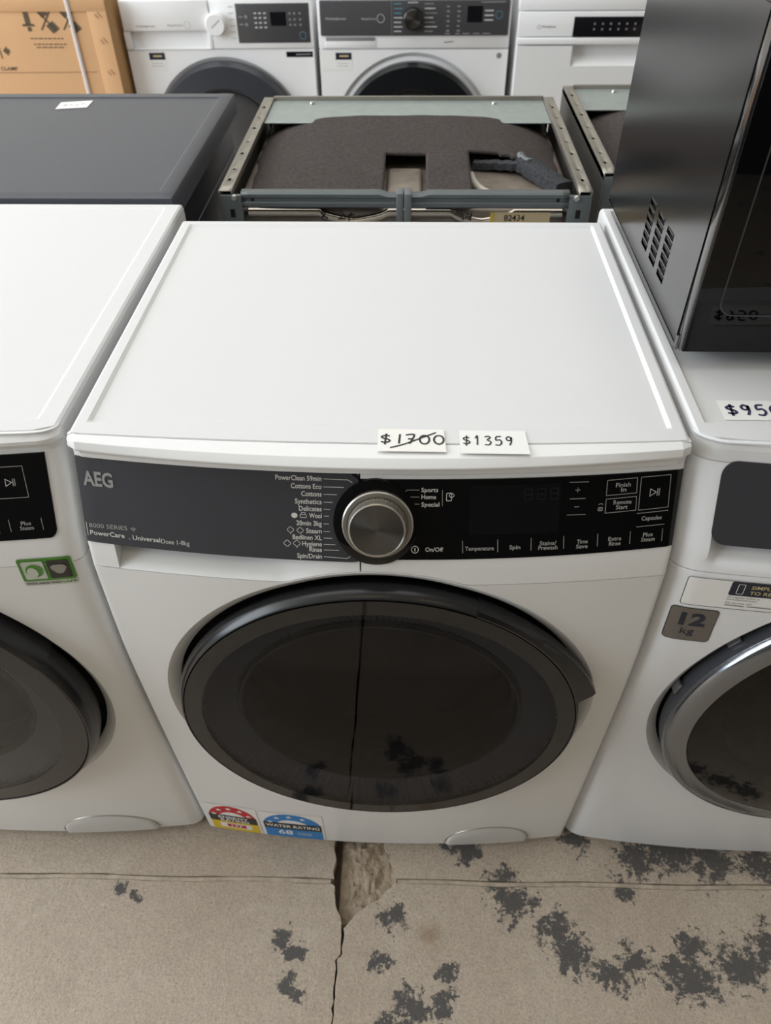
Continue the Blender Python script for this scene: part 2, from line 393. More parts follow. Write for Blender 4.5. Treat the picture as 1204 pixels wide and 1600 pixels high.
def lower_front(t, S, m, seam=.7085, R=DR, cz=CZ, zb=.02, yflat=-.032, dw=.017):
    angs = sorted(set([2*PI*i/640 for i in range(640)] + [math.atan2(z-cz, x) % (2*PI) for x in (-HW, HW) for z in (zb, seam)]))
    ts = [0, .12, .3, .5, .66, .78, .86, .91, .945, .97, .985, .995, 1]
    ss = [.15, .3, .45, .6, .75, .9, 1]
    V = []; F = []; per = None
    for a in angs:
        c, s = math.cos(a), math.sin(a)
        ro = min(HW/abs(c) if abs(c) > 1e-9 else 9, ((seam-cz)/s if s > 1e-9 else 9), ((cz-zb)/-s if s < -1e-9 else 9))
        ro = max(ro, R+.0008); col = []
        col.append((ro*c, .028, cz+ro*s))
        for k in reversed(ts):
            r = R+(ro-R)*k; col.append((r*c, S(r*c, cz+r*s), cz+r*s))
        y0 = S(R*c, cz+R*s)
        for k in ss:
            r = R-.0142*k; col.append((r*c, y0+.0075*k+.0025*k*k, cz+r*s))
        col.append(((R-.0146)*c, y0+.0125, cz+(R-.0146)*s)); col.append(((R-.0142)*c, y0+.022, cz+(R-.0142)*s))
        V += col; per = len(col)
    n = len(angs)
    for i in range(n):
        j = (i+1) % n
        for k in range(per-1): F.append((i*per+k, j*per+k, j*per+k+1, i*per+k+1))
    o = mesh('front_panel', V, F, m, t, 40); vv = o.data.vertices
    for e in o.data.edges:
        if all(abs(math.hypot(vv[i].co.x, vv[i].co.z-cz)-R) < 2e-5 for i in e.vertices): e.use_edge_sharp = True
    return o
def top_panel(t, D, m, zt=.85, gx=.284, inset=.0028, y_seam=.0085, bow=.0105, back=.013, gy=.03, S=None):
    xs = [-HW, -.2968, -.294, -gx-.0002, -gx+.0036, -.25, -.2, -.15, -.1, -.05, 0, .05, .1, .15, .2, .25, gx-.0036, gx+.0002, .294, .2968, HW]
    ys = [0, .0006, .01, gy-.012, gy-.006, gy, gy+.015, .15, .3, D-back-.005, D-back, D-.004, D-.001, D]
    rows = []
    for j, y in enumerate(ys):
        r = []
        for x in xs:
            yf = y_seam-bow*(1-(x/HW)**2)
            if S: yf = max(yf, S(x, .845)+.003)
            yy = max(y, yf+.004) if y > gy else yf + (max(gy, yf+.003)-yf)*y/gy
            a = abs(x); s = 0 if a > gx else min(1, (gx+.0002-a)/.0036)
            ry = 0 if y < gy-.006 or y > D-back+.0001 else (1 if gy <= y <= D-back-.004 else 0)
            z = zt-inset*s*ry
            z -= 0 if a < .2945 else (.0016 if a < .297 else .006)
            z -= .0012 if j == 0 or j == len(ys)-2 else (.006 if j == len(ys)-1 else 0)
            r.append((x, yy, z))
        rows.append(r)
    sk = lambda r: [(x, y, zt-.03) for x, y, z in r]
    rows = [[(x, y, zt-.03) for x, y, z in rows[0]]] + rows + [[(x, y, zt-.03) for x, y, z in rows[-1]]]
    rows = [[(r[0][0], r[0][1], zt-.03)] + r + [(r[-1][0], r[-1][1], zt-.03)] for r in rows]
    return grid('top_panel', rows, m, t, 12)
def top_trim(t, S, m, x0=-HW, x1=HW, prof=None, rc=.006, zt=.85, name='front_trim', follow=None):
    prof = prof or [(.0082, .0105, -.012), (.0078, .0105, -.0012), (.0072, .0108, -.0004), (-.0006, .0203, -.0028), (-.0010, .0208, -.0034), (-.0030, .0248, -.0092), (-.0031, .0250, -.0104), (-.0027, .0248, -.0116), (.0020, .0218, -.0165), (.0035, .021, -.020), (.0035, .021, -.025)]
    rows = []
    nx = 64
    for py, pb, pz in prof:
        r = []
        for i in range(nx+1):
            x = x0+(x1-x0)*i/nx if not follow else x1*math.sin(PI/2*math.sin(PI/2*(2*i/nx-1)))
            if i == 0 or i == nx: pass
            a = abs(x)-(HW-rc); rr = 0
            if a > 0: rr = (rc-math.sqrt(max(0, rc*rc-a*a)))*.8
            if follow:
                yb = follow(x, zt+pz)+pb if pb is not None else max(.0085-.0105*(1-(x/HW)**2), S(x, .845)+.003)+py
                r.append((x, yb, zt+pz)); continue
            r.append((x, py-pb*(1-(x/HW)**2)+(rr if py < .0077 else 0), zt+pz-(rr*.25 if pz > -.01 and py < .0077 else 0)))
        rows.append([(r[0][0]*.997, .028, r[0][2]-.004)]+r+[(r[-1][0]*.997, .028, r[-1][2]-.004)])
    return grid(name, rows, m, t, 13)
def cabinet(t, D, m, zt=.85):
    o = box('cabinet', -HW+.0005, HW-.0005, .026, D-.0005, .02, zt-.028, m, t, 0)
    bm = bmesh.new(); bm.from_mesh(o.data)
    bmesh.ops.delete(bm, geom=[f for f in bm.faces if f.normal.y < -.9], context='FACES'); bm.to_mesh(o.data); bm.free()
    sd = o.modifiers.new('sheet', 'SOLIDIFY'); sd.thickness = .001; sd.offset = -1
    return o
def feet(t, D):
    for x in (-.25, .25):
        for y in (.06, D-.06):
            lathe2 = box('foot', x-.02, x+.02, y-.02, y+.02, 0, .022, 'rubber', t, .006)
def fascia(t, S, m, x0, x1, zt=.828, nx=40, zl=zlow, name='fascia'):
    rows = []
    zs = [0, .02, .1, .25, .4, .55, .7, .85, 1]
    xs = [x0+(x1-x0)*i/nx for i in range(nx+1)]
    if x1 >= HW-1e-6: xs = [x for x in xs if x < HW-.032] + [HW-.03+.03*math.sin(PI/2*k/10) for k in range(11)]
    if x0 <= -HW+1e-6: xs = [-HW+.03-.03*math.sin(PI/2*k/10) for k in range(10, -1, -1)] + [x for x in xs if x > -HW+.032]
    for k in zs:
        rows.append([(x, S(x, zl(x)+(zt-zl(x))*k), zl(x)+(zt-zl(x))*k) for x in xs])
    rows = [[(x, .028, z) for x, y, z in rows[0]]] + rows
    rows = [[(r[0][0], .028, r[0][2])]+r+[(r[-1][0], .028, r[-1][2])] for r in rows]
    return grid(name, rows, m, t, 40)
def plate(name, cols, S, off, th, m, parent, nz=8):     # cols: (x, zbottom, ztop)
    rows = []
    for x, a, b in cols:
        r = [(x, S(x, a+(b-a)*k/nz)-off, a+(b-a)*k/nz) for k in range(nz+1)]
        r = [(x, r[0][1]+th, a)]+r+[(x, r[-1][1]+th, b)]; rows.append(r)
    rows = [[(p[0], p[1]+th if 0 < i < len(rows[0])-1 else p[1], p[2]) for i, p in enumerate(rows[0])]]+rows+[[(p[0], p[1]+th if 0 < i < len(rows[0])-1 else p[1], p[2]) for i, p in enumerate(rows[-1])]]
    return grid(name, rows, m, parent, 35)
def on(S, off=.0004): return lambda u, v: (u, S(u, v)-off, v)
def disc_on(name, cx, cz, r, S, off, th, m, parent, n=48):
    V = [(cx, S(cx, cz)-off, cz)]; F = []
    for rr, o in ((r*.5, off), (r*.97, off), (r, off-.0004), (r, off-th)):
        for i in range(n):
            a = 2*PI*i/n; x = cx+rr*math.cos(a); z = cz+rr*math.sin(a); V.append((x, S(x, z)-o, z))
    for i in range(n):
        j = (i+1) % n; F.append((0, 1+i, 1+j))
        for k in range(3): F.append((1+k*n+i, 1+k*n+j, 1+(k+1)*n+j, 1+(k+1)*n+i))
    return mesh(name, V, F, m, parent, 40)
def drum_parts(t, cz, drum_m='drum', gasket='gasket_grey'):
    lathe('door_gap_shade', [(.2500, -.026), (.2492, -.006), (.235, .004), (.215, -.004), (.200, -.002)], 'rubber', t, 96, 0, cz)  # black colour stands in for the shade in the gap round the door
    lathe('gasket', [(.215, -.02), (.2, -.012), (.185, -.005), (.172, .005), (.17, .03), (.178, .05)], gasket, t, 64, 0, cz)
    dr = lathe('drum', [(.18, .05), (.215, .055), (.215, .33), (.2, .345), (.06, .35), (.0005, .345)], drum_m, t, 64, 0, cz)
def ribbed_ring(d, cz, ri, ro, yi, yo, m, n=160):
    return lathe('ribbed_ring', [(ro+.003, yo+.006), (ro, yo), (ro-(ro-ri)*.1, yo+(yi-yo)*.1), (ro-(ro-ri)*.9, yo+(yi-yo)*.9), (ri, yi), (ri-.003, yi+.012)], m, d, n*4, 0, cz, smooth=20,
                 ymod=lambda a, j: (.0022*math.cos(a*n) if j in (2, 3) else 0))
def filter_flap(t, S, cx, zb, hw, h):
    rows = []
    for k in range(9):
        v = k/8; r = []
        for i in range(33):
            u = -1+2*i/32; e = math.sqrt(max(0, 1-u*u)); z = zb+v*(h*e**.8)+.0
            lift = .0035*(1-v**4)*min(1, e*3)
            x = cx+u*hw; r.append((x, S(x, z)-.001-lift, z))
        rows.append(r)
    f = grid('filter_flap', rows, 'flap', t, 60)
    P = arc(cx, zb, hw+.0015, PI*.985, PI*.015, 40, h+.0015)
    tube('flap_seam', [(x, S(x, z)-.0006, z) for x, z in P], .0012, 'silver', f, 6)
    return f

# ================= the machine in the middle
W1 = thing('washing_machine', 'white front loader in the middle with black and grey control panel and two price tags', 'washing machine', (0, 0, 0))
S1 = make_surface(.004)
D1 = .503
cabinet(W1, D1, 'white_blue'); top_panel(W1, D1, 'white_top'); top_trim(W1, S1, 'white'); lower_front(W1, S1, 'white'); feet(W1, D1)
fascia(W1, S1, 'white', -.0138, HW)
# drawer with finger scoop
dr1 = None
def scoop_depth(x):
    e = max(0, min(1, (-.03-x)/.12)); return .004+.034*e*e*(3-2*e)
def scoop():
    xs = [-.2835+(.268)*i/40 for i in range(41)]; rows = []
    for k in range(13):
        v = k/12; r = []
        for x in xs:
            a = zlow(x); z = a+(.752-a)*v; f = math.sin(min(1, v*1.15)*PI/2)
            r.append((x, S1(x, a+(.7405-a)*v)+scoop_depth(x)*f, z))
        rows.append(r)
    for z in (.757, .80, .838): rows.append([(x, S1(x, z)+.007, z) for x in xs])
    rows = [[(x, .028, z) for x, y, z in rows[0]]]+rows
    rows = [[(r[0][0]-.0002, S1(r[0][0], r[0][2]), r[0][2])]+r+[(r[-1][0], .028, r[-1][2])] for r in rows]
    return grid('detergent_drawer', rows, 'white', W1, 40)
dr1 = scoop()
fascia(W1, S1, 'white', -HW, -.2837, nx=6, name='fascia_end')
cols = [(-.2962+(.2962-.0226)*i/36, .7408, .8248) for i in range(37)] + [(-.0190, .7408, .8215), (-.0152, .7408, .8180)]
cols = [(x, a if x < -.0226 else (.7380+.0022*(x+.0226)/.0074), b) for x, a, b in [(x, a-.0022*max(0, (x+.2962)/.274), b) for x, a, b in cols]]
dfr = plate('drawer_front', cols, S1, .0016, .012, 'drawer_grey', dr1)
dsp = plate('display_panel', [(-.0140+(.2968+.0140)*i/48, .7418+(.0035*((x_ := -.0140+(.2968+.0140)*i/48)/.2968)**2 if i else 0), .8195) for i in range(49)], S1, .0012, .004, 'gloss_black', W1)
F_ = on(S1, .0021); G_ = on(S1, .0016)
# print on the grey drawer front
decal('logo', text('AEG', -.2905, -.2593, .7985, .0135, .03), F_, 'logo', dfr)
decal('lettering', text('8000 SERIES', -.2912, -.2506, .7562, .0042, slope=.02), F_, 'print_dim', dfr)
decal('lettering', text('PowerCare', -.2912, -.2545, .7487, .0046, .012), F_, 'print', dfr)
decal('lettering', text('. Universal', -.2500, -.2170, .7480, .0046, .012), F_, 'print', dfr)
decal('lettering', text('Dose 1-8kg', -.2160, -.1868, .7472, .0046), F_, 'print', dfr)
decal('lettering_bar', ribbon([(-.2938, .7475), (-.2940, .7612)], .0006), F_, 'print', dfr)
decal('wifi_icon', join(*[ribbon(arc(-.2442, .7560, r, PI*.25, PI*.75, 8), .0006) for r in (.0012, .0026, .004)]), F_, 'print_dim', dfr)
PR = [("PowerClean 59min",.0444,.8176),("Cottons Eco",.0296,.8101),("Cottons",.0197,.8030),("Synthetics",.0260,.7956),("Delicates",.0223,.7888),("Wool",.0123,.7822),("20min 3kg",.0251,.7746),("Steam",.0156,.7672),("Bedlinen XL",.0291,.7606),("Hygiene",.0197,.7544),("Rinse",.0125,.7488),("Spin/Drain",.0248,.7420)]
for k, (s, wd, z) in enumerate(PR):
    xr = -.0510-.0016*k/11
    decal('program_label', text(s, xr-wd, xr, z, .0046, .014), F_, 'print', dfr)
    zc = z+.0021; x0 = xr+.0018
    dz = zc-.7787; xa = -math.sqrt(max(0, .0445**2-dz*dz))-.0005
    if k == 0: P = [(x0, zc), (-.0255, zc-.0004), (-.0213, zc-.003)]
    elif k == 11: P = [(x0, zc), (-.0275, zc-.0012), (-.0225, zc+.002)]
    else: P = [(x0, zc), (min(xa, -.028), zc)]
    if abs(P[-1][0]-P[0][0]) > .001: decal('program_tick', ribbon(P, .0005), F_, 'print', dfr)
def cloud(cx, cz, r, hollow=True):
    P = [(cx+r*(.78+.34*abs(math.cos(2*a)))*math.cos(a), cz+r*.9*(.78+.34*abs(math.cos(2*a)))*math.sin(a)) for a in [2*PI*i/40 for i in range(40)]]
    return ribbon(P, .0005, True) if hollow else poly(P)
for sh in (poly(arc(-.0786, .7840, .0031, 0, 2*PI, 14, .0026)), join(ribbon(rrect(-.0728, -.0668, .7822, .7852, .0006, 2), .0005, True), ribbon([(-.0715, .7852), (-.0715, .7872), (-.068, .7872), (-.068, .7852)], .0005)),
           join(cloud(-.0831, .7698, .0029), ribbon([(-.0831, .767), (-.0831, .7655)], .0006)), cloud(-.0735, .7695, .0029), cloud(-.0869, .7562, .0031), join(cloud(-.0773, .7565, .0031), ribbon([(-.0773, .7536), (-.0773, .752)], .0006))):
    decal('program_icon', sh, F_, 'print', dfr)
# print on the black display
for s, a, b, z in [("Sports",.0447,.0607,.8084),("Home",.0449,.0590,.8018),("Special",.0450,.0623,.7946),("On/Off",.0498,.0675,.7506),("Temperature",.0890,.1175,.7512),("Spin",.1327,.1435,.7516),("Stains/",.1623,.1789,.7545),("Prewash",.1614,.1806,.7500),("Time",.1993,.2102,.7545),("Save",.1991,.2107,.7497),("Extra",.2306,.2436,.7555),("Rinse",.2317,.2434,.7506),("Plus",.2651,.2750,.7573),("Steam",.2638,.2776,.7525),("Finish",.2318,.2463,.8075),("In",.2373,.2424,.8030),("Remote",.2313,.2491,.7910),("Start",.2344,.2459,.7862),("Capsules",.2614,.2816,.7736)]:
    decal('button_label', text(s, a, b, z, .0040, .012), G_, 'print' if a < .07 else 'print_dim', dsp)
lines = [[(.0288,.8084),(.0312,.8102),(.0428,.8102)], [(.0337,.8036),(.043,.8036)], [(.0369,.7969),(.0431,.7969)], [(.0649,.8102),(.0652,.795)]]
lines += [[(a, .7598+.0045*a/.29), (a+.0008, .7472+.0045*a/.29)] for a in (.0861,.1207,.1535,.1858,.2194,.2519,.2842)]
lines += [[(.1862,.8144),(.2048,.8141)], [(.1878,.7986),(.2034,.7985)], [(.1864,.7833),(.205,.783)], [(.1926,.8068),(.1974,.8068)], [(.195,.8044),(.195,.8092)], [(.1932,.7908),(.1978,.7908)], [(.2571,.7676),(.2853,.7684)], [(.256,.7808),(.287,.7818)]]
for P in lines: decal('button_line', ribbon(P, .0005), G_, 'print_dim', dsp)
for P in ([(.2230,.8144),(.2520,.8154),(.2530,.8010),(.2234,.8000)], [(.2238,.7966),(.2534,.7976),(.2544,.7842),(.2242,.7832)], [(.2558,.8155),(.2848,.8160),(.2864,.7850),(.2570,.7840)]):
    decal('button_frame', ribbon(P, .0005, True), G_, 'print_dim', dsp)
def playpause(cx, cz, k): return join(ribbon([(cx-.004*k, cz-.0035*k), (cx-.004*k, cz+.0035*k), (cx+.002*k, cz)], .0005, True), ribbon([(cx+.0032*k, cz-.0035*k), (cx+.0032*k, cz+.0035*k)], .0005), ribbon([(cx+.005*k, cz-.0035*k), (cx+.005*k, cz+.0035*k)], .0005))
decal('play_icon', playpause(.2705, .8003, 1), G_, 'print', dsp)
decal('power_icon', join(ribbon(arc(.0396, .7525, .0034, 0, 2*PI, 20), .0008), ribbon([(.0396, .7508), (.0396, .7542)], .0011)), G_, 'print', dsp)
decal('phone_icon', join(ribbon(rrect(.0690, .0738, .8000, .8072, .0005, 2), .0006, True), cloud(.0738, .8050, .0022)), G_, 'print', dsp)
decal('camera_icon', join(ribbon(rrect(.2170, .2210, .7858, .7890, .0005, 2), .0007, True), poly([(.2182, .7864), (.2182, .7884), (.2202, .7874)]), ribbon(arc(.219, .790, .0026, PI*.2, PI*.8, 8), .0005)), G_, 'print_dim', dsp)
decal('screen', rect2(.0917, .1795, .7665, .8140, 8), on(S1, .0014), 'display', dsp)
seg7 = []
for d in range(3):
    x = .1440+.0125*d; a, b, zb, zt_ = x, x+.0075, .7995, .8095
    for P in ([(a, zt_), (b, zt_)], [(a, (zb+zt_)/2), (b, (zb+zt_)/2)], [(a, zb), (b, zb)], [(a, zb), (a, zt_)], [(b, zb), (b, zt_)]): seg7.append(ribbon(P, .001))
decal('digit_segments', join(*seg7), on(S1, .0016), 'segment', dsp)
# dial
disc_on('dial_surround', .0010, .7790, .0415, S1, .0034, .003, 'gloss_black', W1)
nz_ = math.atan2(.033, .08)      # tilt of the panel
def tilted(name, prof, m, parent, loc, n=96, rmod=None):
    o = lathe(name, prof, m, parent, n, smooth=30, rmod=rmod); o.location = loc; o.rotation_euler = (-nz_, 0, 0); return o
dl = (.0030, S1(.003, .7790)-.0034, .7790)
dring = tilted('program_dial', [(.0001, .003), (.0345, .003), (.0347, -.004), (.0335, -.0052), (.0302, -.0052), (.0298, -.003), (.0285, -.003)], 'silver', W1, dl)
tilted('dial_grip', [(.0288, -.001), (.0280, -.0165), (.0274, -.0180), (.0262, -.0186)], 'silver', dring, (0, 0, 0), 240, rmod=lambda a, j: (.00022*math.cos(a*60) if j in (0, 1) else 0)).rotation_euler = (0, 0, 0)
tilted('dial_cap', [(.0262, -.0184), (.0256, -.0180), (.0001, -.0182)], 'spun_metal', dring, (0, 0, 0)).rotation_euler = (0, 0, 0)
# door
def door_main(t, cz):
    d = lathe('door', [(.222, -.026), (.2420, -.044), (.2448, -.052), (.2452, -.058), (.2440, -.0630), (.2405, -.0690), (.2392, -.0700), (.2382, -.0695), (.2380, -.066)], 'rim_black', t, 192, 0, cz)
    lathe('glass_border', [(.2372, -.066), (.2370, -.0700), (.2160, -.0708), (.2160, -.0695)], 'gloss_black', d, 160, 0, cz)
    lathe('door_glass', [(.2160, -.0706), (.15, -.0722), (.08, -.0732), (.0002, -.0735)], 'door_glass', d, 128, 0, cz)
    ribbed_ring(d, cz, .1745, .2185, -.044, -.064, 'rib_black')
    lathe('porthole_rim', [(.1765, -.048), (.1740, -.053), (.1710, -.053), (.1690, -.044), (.165, -.03)], 'rim_grey', d, 128, 0, cz)
    lathe('porthole_bowl', [(.1700, -.047), (.14, -.050), (.08, -.053), (.0002, -.054)], 'door_glass', d, 96, 0, cz)
    # raised grip round the upper right
    V = []; F = []; n = 60; prof = [(.2300, -.034), (.2440, -.046), (1, -.050), (1, -.059), (.8, -.0625), (.2450, -.0680), (.2405, -.0705), (.2385, -.0700)]
    for i in range(n+1):
        a = math.radians(14+(64-14)*i/n); k = i/n
        ext = .0185*(1-k)**2
        for r, y in prof:
            rr = .2450+ext*r if r >= .5 else r
            V.append((rr*math.cos(a), y, cz+rr*math.sin(a)))
    p = len(prof)
    for i in range(n):
        for j in range(p-1): F.append((i*p+j, (i+1)*p+j, (i+1)*p+j+1, i*p+j+1))
    F += [tuple(range(p)), tuple(n*p+j for j in range(p))]
    mesh('door_grip', V, F, 'rim_black', d, 35)
    return d
door_main(W1, CZ); drum_parts(W1, CZ, gasket='rubber')
filter_flap(W1, S1, .170, .024, .068, .062)
# rating labels at the foot of the front
def rating(t, S, x0, x1, zb, zt, colour, words, energy):
    f = on(S, .0007); g = on(S, .0010); h = on(S, .0013); cx = (x0+x1)/2; hw = (x1-x0)/2; q = zb+(zt-zb)*.62
    base = decal('rating_label', rect2(x0-.003, x1+.004, zb, zt+.003, 6), on(S, .0005), 'paper', t)
    n = 24; V = []; F = []
    for i in range(n+1):
        a = PI-(PI*.93)*i/n
        V += [(cx+hw*math.cos(a), q-.012+(zt-q+.012)*math.sin(a)), (cx+hw*.58*math.cos(a), q-.012+(zt-q+.012)*.52*math.sin(a))]
    for i in range(n): F.append((2*i, 2*i+1, 2*i+3, 2*i+2))
    decal('rating_arch', (V, F), f, colour, base)
    for i in range(5 if energy else 4):
        a = PI-PI*(.1+.19*i); decal('rating_star', star(cx+hw*.79*math.cos(a), q-.010+(zt-q+.012)*.76*math.sin(a), .006), g, 'paper', base)
    zm = zb+(zt-zb)*.36
    decal('rating_band', rect2(x0, x1, zm, q, 6), g, 'label_black', base)
    decal('rating_block', rect2(x0, x1, zb+.001, zm, 6), g, 'label_yellow' if energy else 'label_blue', base)
    if energy:
        decal('lettering', text('ENERGY', cx-.024, cx+.026, q-.013, .010, .02), h, 'paper', base)
        decal('lettering', text('RATING', cx-.022, cx+.026, zm+.002, .010, .02), h, 'paper', base)
        decal('rating_box', rect2(x0+.014, x1-.012, zb+.012, zm-.006, 4), h, 'paper', base)
        decal('rating_box', rect2(cx-.014, cx+.018, zb+.016, zm-.009, 4), on(S, .0016), 'label_red', base)
        decal('lettering', text('177', cx-.007, cx+.012, zb+.019, .008, .02), on(S, .0019), 'paper', base)
    else:
        decal('lettering', text('WATER RATING', x0+.003, x1-.003, zm+.008, .012, .015), h, 'paper', base)
        decal('lettering', text('68', cx-.026, cx-.002, zb+.014, .018, .02), h, 'paper', base)
        for zz in (zb+.017, zb+.024): decal('lettering_line', ribbon([(cx+.006, zz), (cx+.03, zz-.001)], .0022), h, 'label_pale', base)
rating(W1, S1, -.2870, -.2075, .0215, .126, 'label_red', None, True)
rating(W1, S1, -.1960, -.1010, .0215, .122, 'label_blue', None, False)

# handwritten price tags
GL = {'$': [[(.85,.78),(.5,.86),(.15,.72),(.3,.55),(.75,.42),(.85,.24),(.5,.12),(.1,.2)], [(.55,1.05),(.45,-.1)]],
      '1': [[(.3,.75),(.55,1),(.5,0)]], '7': [[(.1,.92),(.85,.95),(.45,0)], [(.3,.5),(.8,.5)]], '|': [[(.5,1),(.42,0)]],
      '0': [[(.5+.42*math.cos(a), .45+.45*math.sin(a)) for a in [PI/2+2*PI*i/16 for i in range(17)]]],
      '3': [[(.15,.9),(.55,1),(.8,.82),(.45,.58),(.85,.35),(.6,.03),(.1,.06)]], '5': [[(.85,.98),(.3,.95),(.22,.55),(.65,.6),(.85,.3),(.55,.0),(.1,.06)]],
      '9': [[(.75,.75),(.5,.97),(.2,.8),(.3,.55),(.65,.55),(.78,.85),(.75,.4),(.5,0)]]}
def smooth_path(P, n=5):
    if len(P) < 3: return P
    out = []
    for i in range(len(P)-1):
        p0 = P[max(i-1, 0)]; p1 = P[i]; p2 = P[i+1]; p3 = P[min(i+2, len(P)-1)]
        for k in range(n):
            t = k/n; out.append(tuple(.5*((2*p1[q])+(-p0[q]+p2[q])*t+(2*p0[q]-5*p1[q]+4*p2[q]-p3[q])*t*t+(-p0[q]+3*p1[q]-3*p2[q]+p3[q])*t**3) for q in (0, 1)))
    return out+[P[-1]]
def hand(s, x, y, w_, h_, wd, gap=.25):
    sh = []
    for ch in s:
        for st in GL[ch]: sh.append(ribbon([(x+p[0]*w_, y+p[1]*h_) for p in smooth_path(st)], wd))
        x += w_*(1+gap) if ch != '|' else w_*.9
    return join(*sh)
def tag_top(x, y, D=.50):       # height of the top where the tags lie
    return .8503-.03*max(0, .004-y)
def price_tag(name, label, quad, s, hx, hy, w_, h_, wd, paper, ink, strike=None, fz=tag_top, off=.0007):
    x0, x1, y0, y1 = quad
    t = thing(name, label, 'price tag', ((x0+x1)/2, (y0+y1)/2, fz((x0+x1)/2, (y0+y1)/2)), group='handwritten price tags')
    ox, oy, oz = t.location
    f = lambda o: (lambda u, v: (u-ox, v-oy, fz(u, v)+o-oz))
    V = []; F = []; ny = 12
    for i in range(9):
        for j in range(ny+1): V.append((x0+(x1-x0)*i/8+.002*(1-j/ny)*(1 if i == 8 else 0), y0+(y1-y0)*j/ny))
    for i in range(8):
        for j in range(ny): F.append((i*(ny+1)+j, (i+1)*(ny+1)+j, (i+1)*(ny+1)+j+1, i*(ny+1)+j+1))
    decal('paper_slip', (V, F), f(off), paper, t)
    decal('handwriting', hand(s, hx, hy, w_, h_, wd), f(off+.0003), ink, t)
    if strike: decal('strike_line', ribbon(smooth_path(strike), wd*.85), f(off+.0004), ink, t)
price_tag('price_tag', 'small cream price tag reading $1700 with the number struck through', (.0026, .0652, -.0145, .0185), '$|700', .0046, -.0035, .0108, .0140, .0019, 'paper_cream', 'ink', [(.0145, -.0095), (.028, -.004), (.045, .006), (.0575, .0135)])
price_tag('price_tag', 'small white price tag reading $1359 beside the struck-through tag', (.0800, .1425, -.0160, .0180), '$1359', .0823, -.004, .0080, .0130, .0015, 'paper', 'ink')

# ================= left neighbour
W2 = thing('washing_machine', 'white front loader at the left edge with green wool label and black panel', 'washing machine', (-.6085, .004, 0))
S2 = make_surface(.020, .012); D2 = .558
cabinet(W2, D2, 'white_blue'); top_panel(W2, D2, 'white_top', gx=.276, inset=.0015, gy=.03, S=S2); top_trim(W2, S2, 'white', follow=S2, prof=[(0, None, -.012), (0, None, -.0012), (-.0005, None, -.0004), (-.003, None, -.0010), (0, .0015, -.0040), (0, -.0040, -.0085), (0, -.0040, -.0125), (0, -.0015, -.0165), (0, .0005, -.0180), (0, .0008, -.0240)])
lower_front(W2, S2, 'white'); feet(W2, D2); fascia(W2, S2, 'white', -HW, HW)
def panel_cols(x0, x1, zb, zt, r):
    xs = [x0+(x1-r-x0)*i/30 for i in range(31)]; c = [(x, zb, zt) for x in xs]
    for k in range(1, 9):
        a = PI/2*k/8; c.append((x1-r+r*math.sin(a), zb+r*(1-math.cos(a)), zt))
    return c
dp2 = plate('display_panel', panel_cols(-.27, .2815, .7425, .8265, .009), S2, .0014, .004, 'gloss_black', W2)
G2 = on(S2, .0018)
decal('button_frame', ribbon([(.2290, .8155), (.2585, .8155), (.2600, .7850), (.2305, .7850)], .0005, True), G2, 'print_dim', dp2)
decal('button_frame', ribbon([(.1990, .8155), (.2260, .8155), (.2275, .7850), (.2005, .7850)], .0005, True), G2, 'print_dim', dp2)
decal('play_icon', playpause(.2440, .8003, 1), G2, 'print', dp2)
for s, a, b, z in (("Plus", .2475, .2575, .7573), ("Steam", .2460, .2595, .7525), ("Extra", .2130, .2260, .7555), ("Rinse", .2140, .2257, .7506)): decal('button_label', text(s, a, b, z, .0040, .004), G2, 'print_dim', dp2)
for a in (.2360, .2680): decal('button_line', ribbon([(a, .764), (a+.0008, .7515)], .0005), G2, 'print_dim', dp2)
def door_left(t, cz):
    d = lathe('door', [(.225, -.026), (.2440, -.040), (.2465, -.055), (.2440, -.0655), (.2400, -.0742), (.2380, -.0744), (.2376, -.070)], 'rim_black', t, 192, 0, cz)
    lathe('glass_border', [(.2370, -.070), (.2366, -.0736), (.2060, -.0752), (.2060, -.0735)], 'rim_black', d, 160, 0, cz)
    lathe('door_glass', [(.2060, -.0746), (.15, -.0762), (.08, -.0772), (.0002, -.0775)], 'door_glass_clear', d, 128, 0, cz)
    ribbed_ring(d, cz, .1615, .2085, -.046, -.066, 'rib_grey')
    lathe('porthole_rim', [(.1635, -.048), (.1610, -.053), (.1580, -.053), (.1560, -.044), (.15, -.03)], 'rim_chrome', d, 128, 0, cz)
    lathe('porthole_bowl', [(.1590, -.047), (.12, -.050), (.07, -.053), (.0002, -.054)], 'door_glass_clear', d, 96, 0, cz)
    V = []; F = []; n = 40; prof = [(.2400, -.040), (.2465, -.036), (1, -.050), (1, -.058), (.2470, -.0720), (.2405, -.0755), (.2385, -.0740)]
    for i in range(n+1):
        a = math.radians(26+54*i/n); k = i/n; ext = .004*(1-k)**1.5
        for r, y in prof:
            rr = .2475+max(0, ext) if r >= .5 else r; V.append((rr*math.cos(a), y, cz+rr*math.sin(a)))
    p = len(prof)
    for i in range(n):
        for j in range(p-1): F.append((i*p+j, (i+1)*p+j, (i+1)*p+j+1, i*p+j+1))
    F += [tuple(range(p)), tuple(n*p+j for j in range(p))]
    mesh('door_grip', V, F, 'rim_black', d, 35)
door_left(W2, CZ); drum_parts(W2, CZ)
filter_flap(W2, S2, .150, .024, .078, .060)
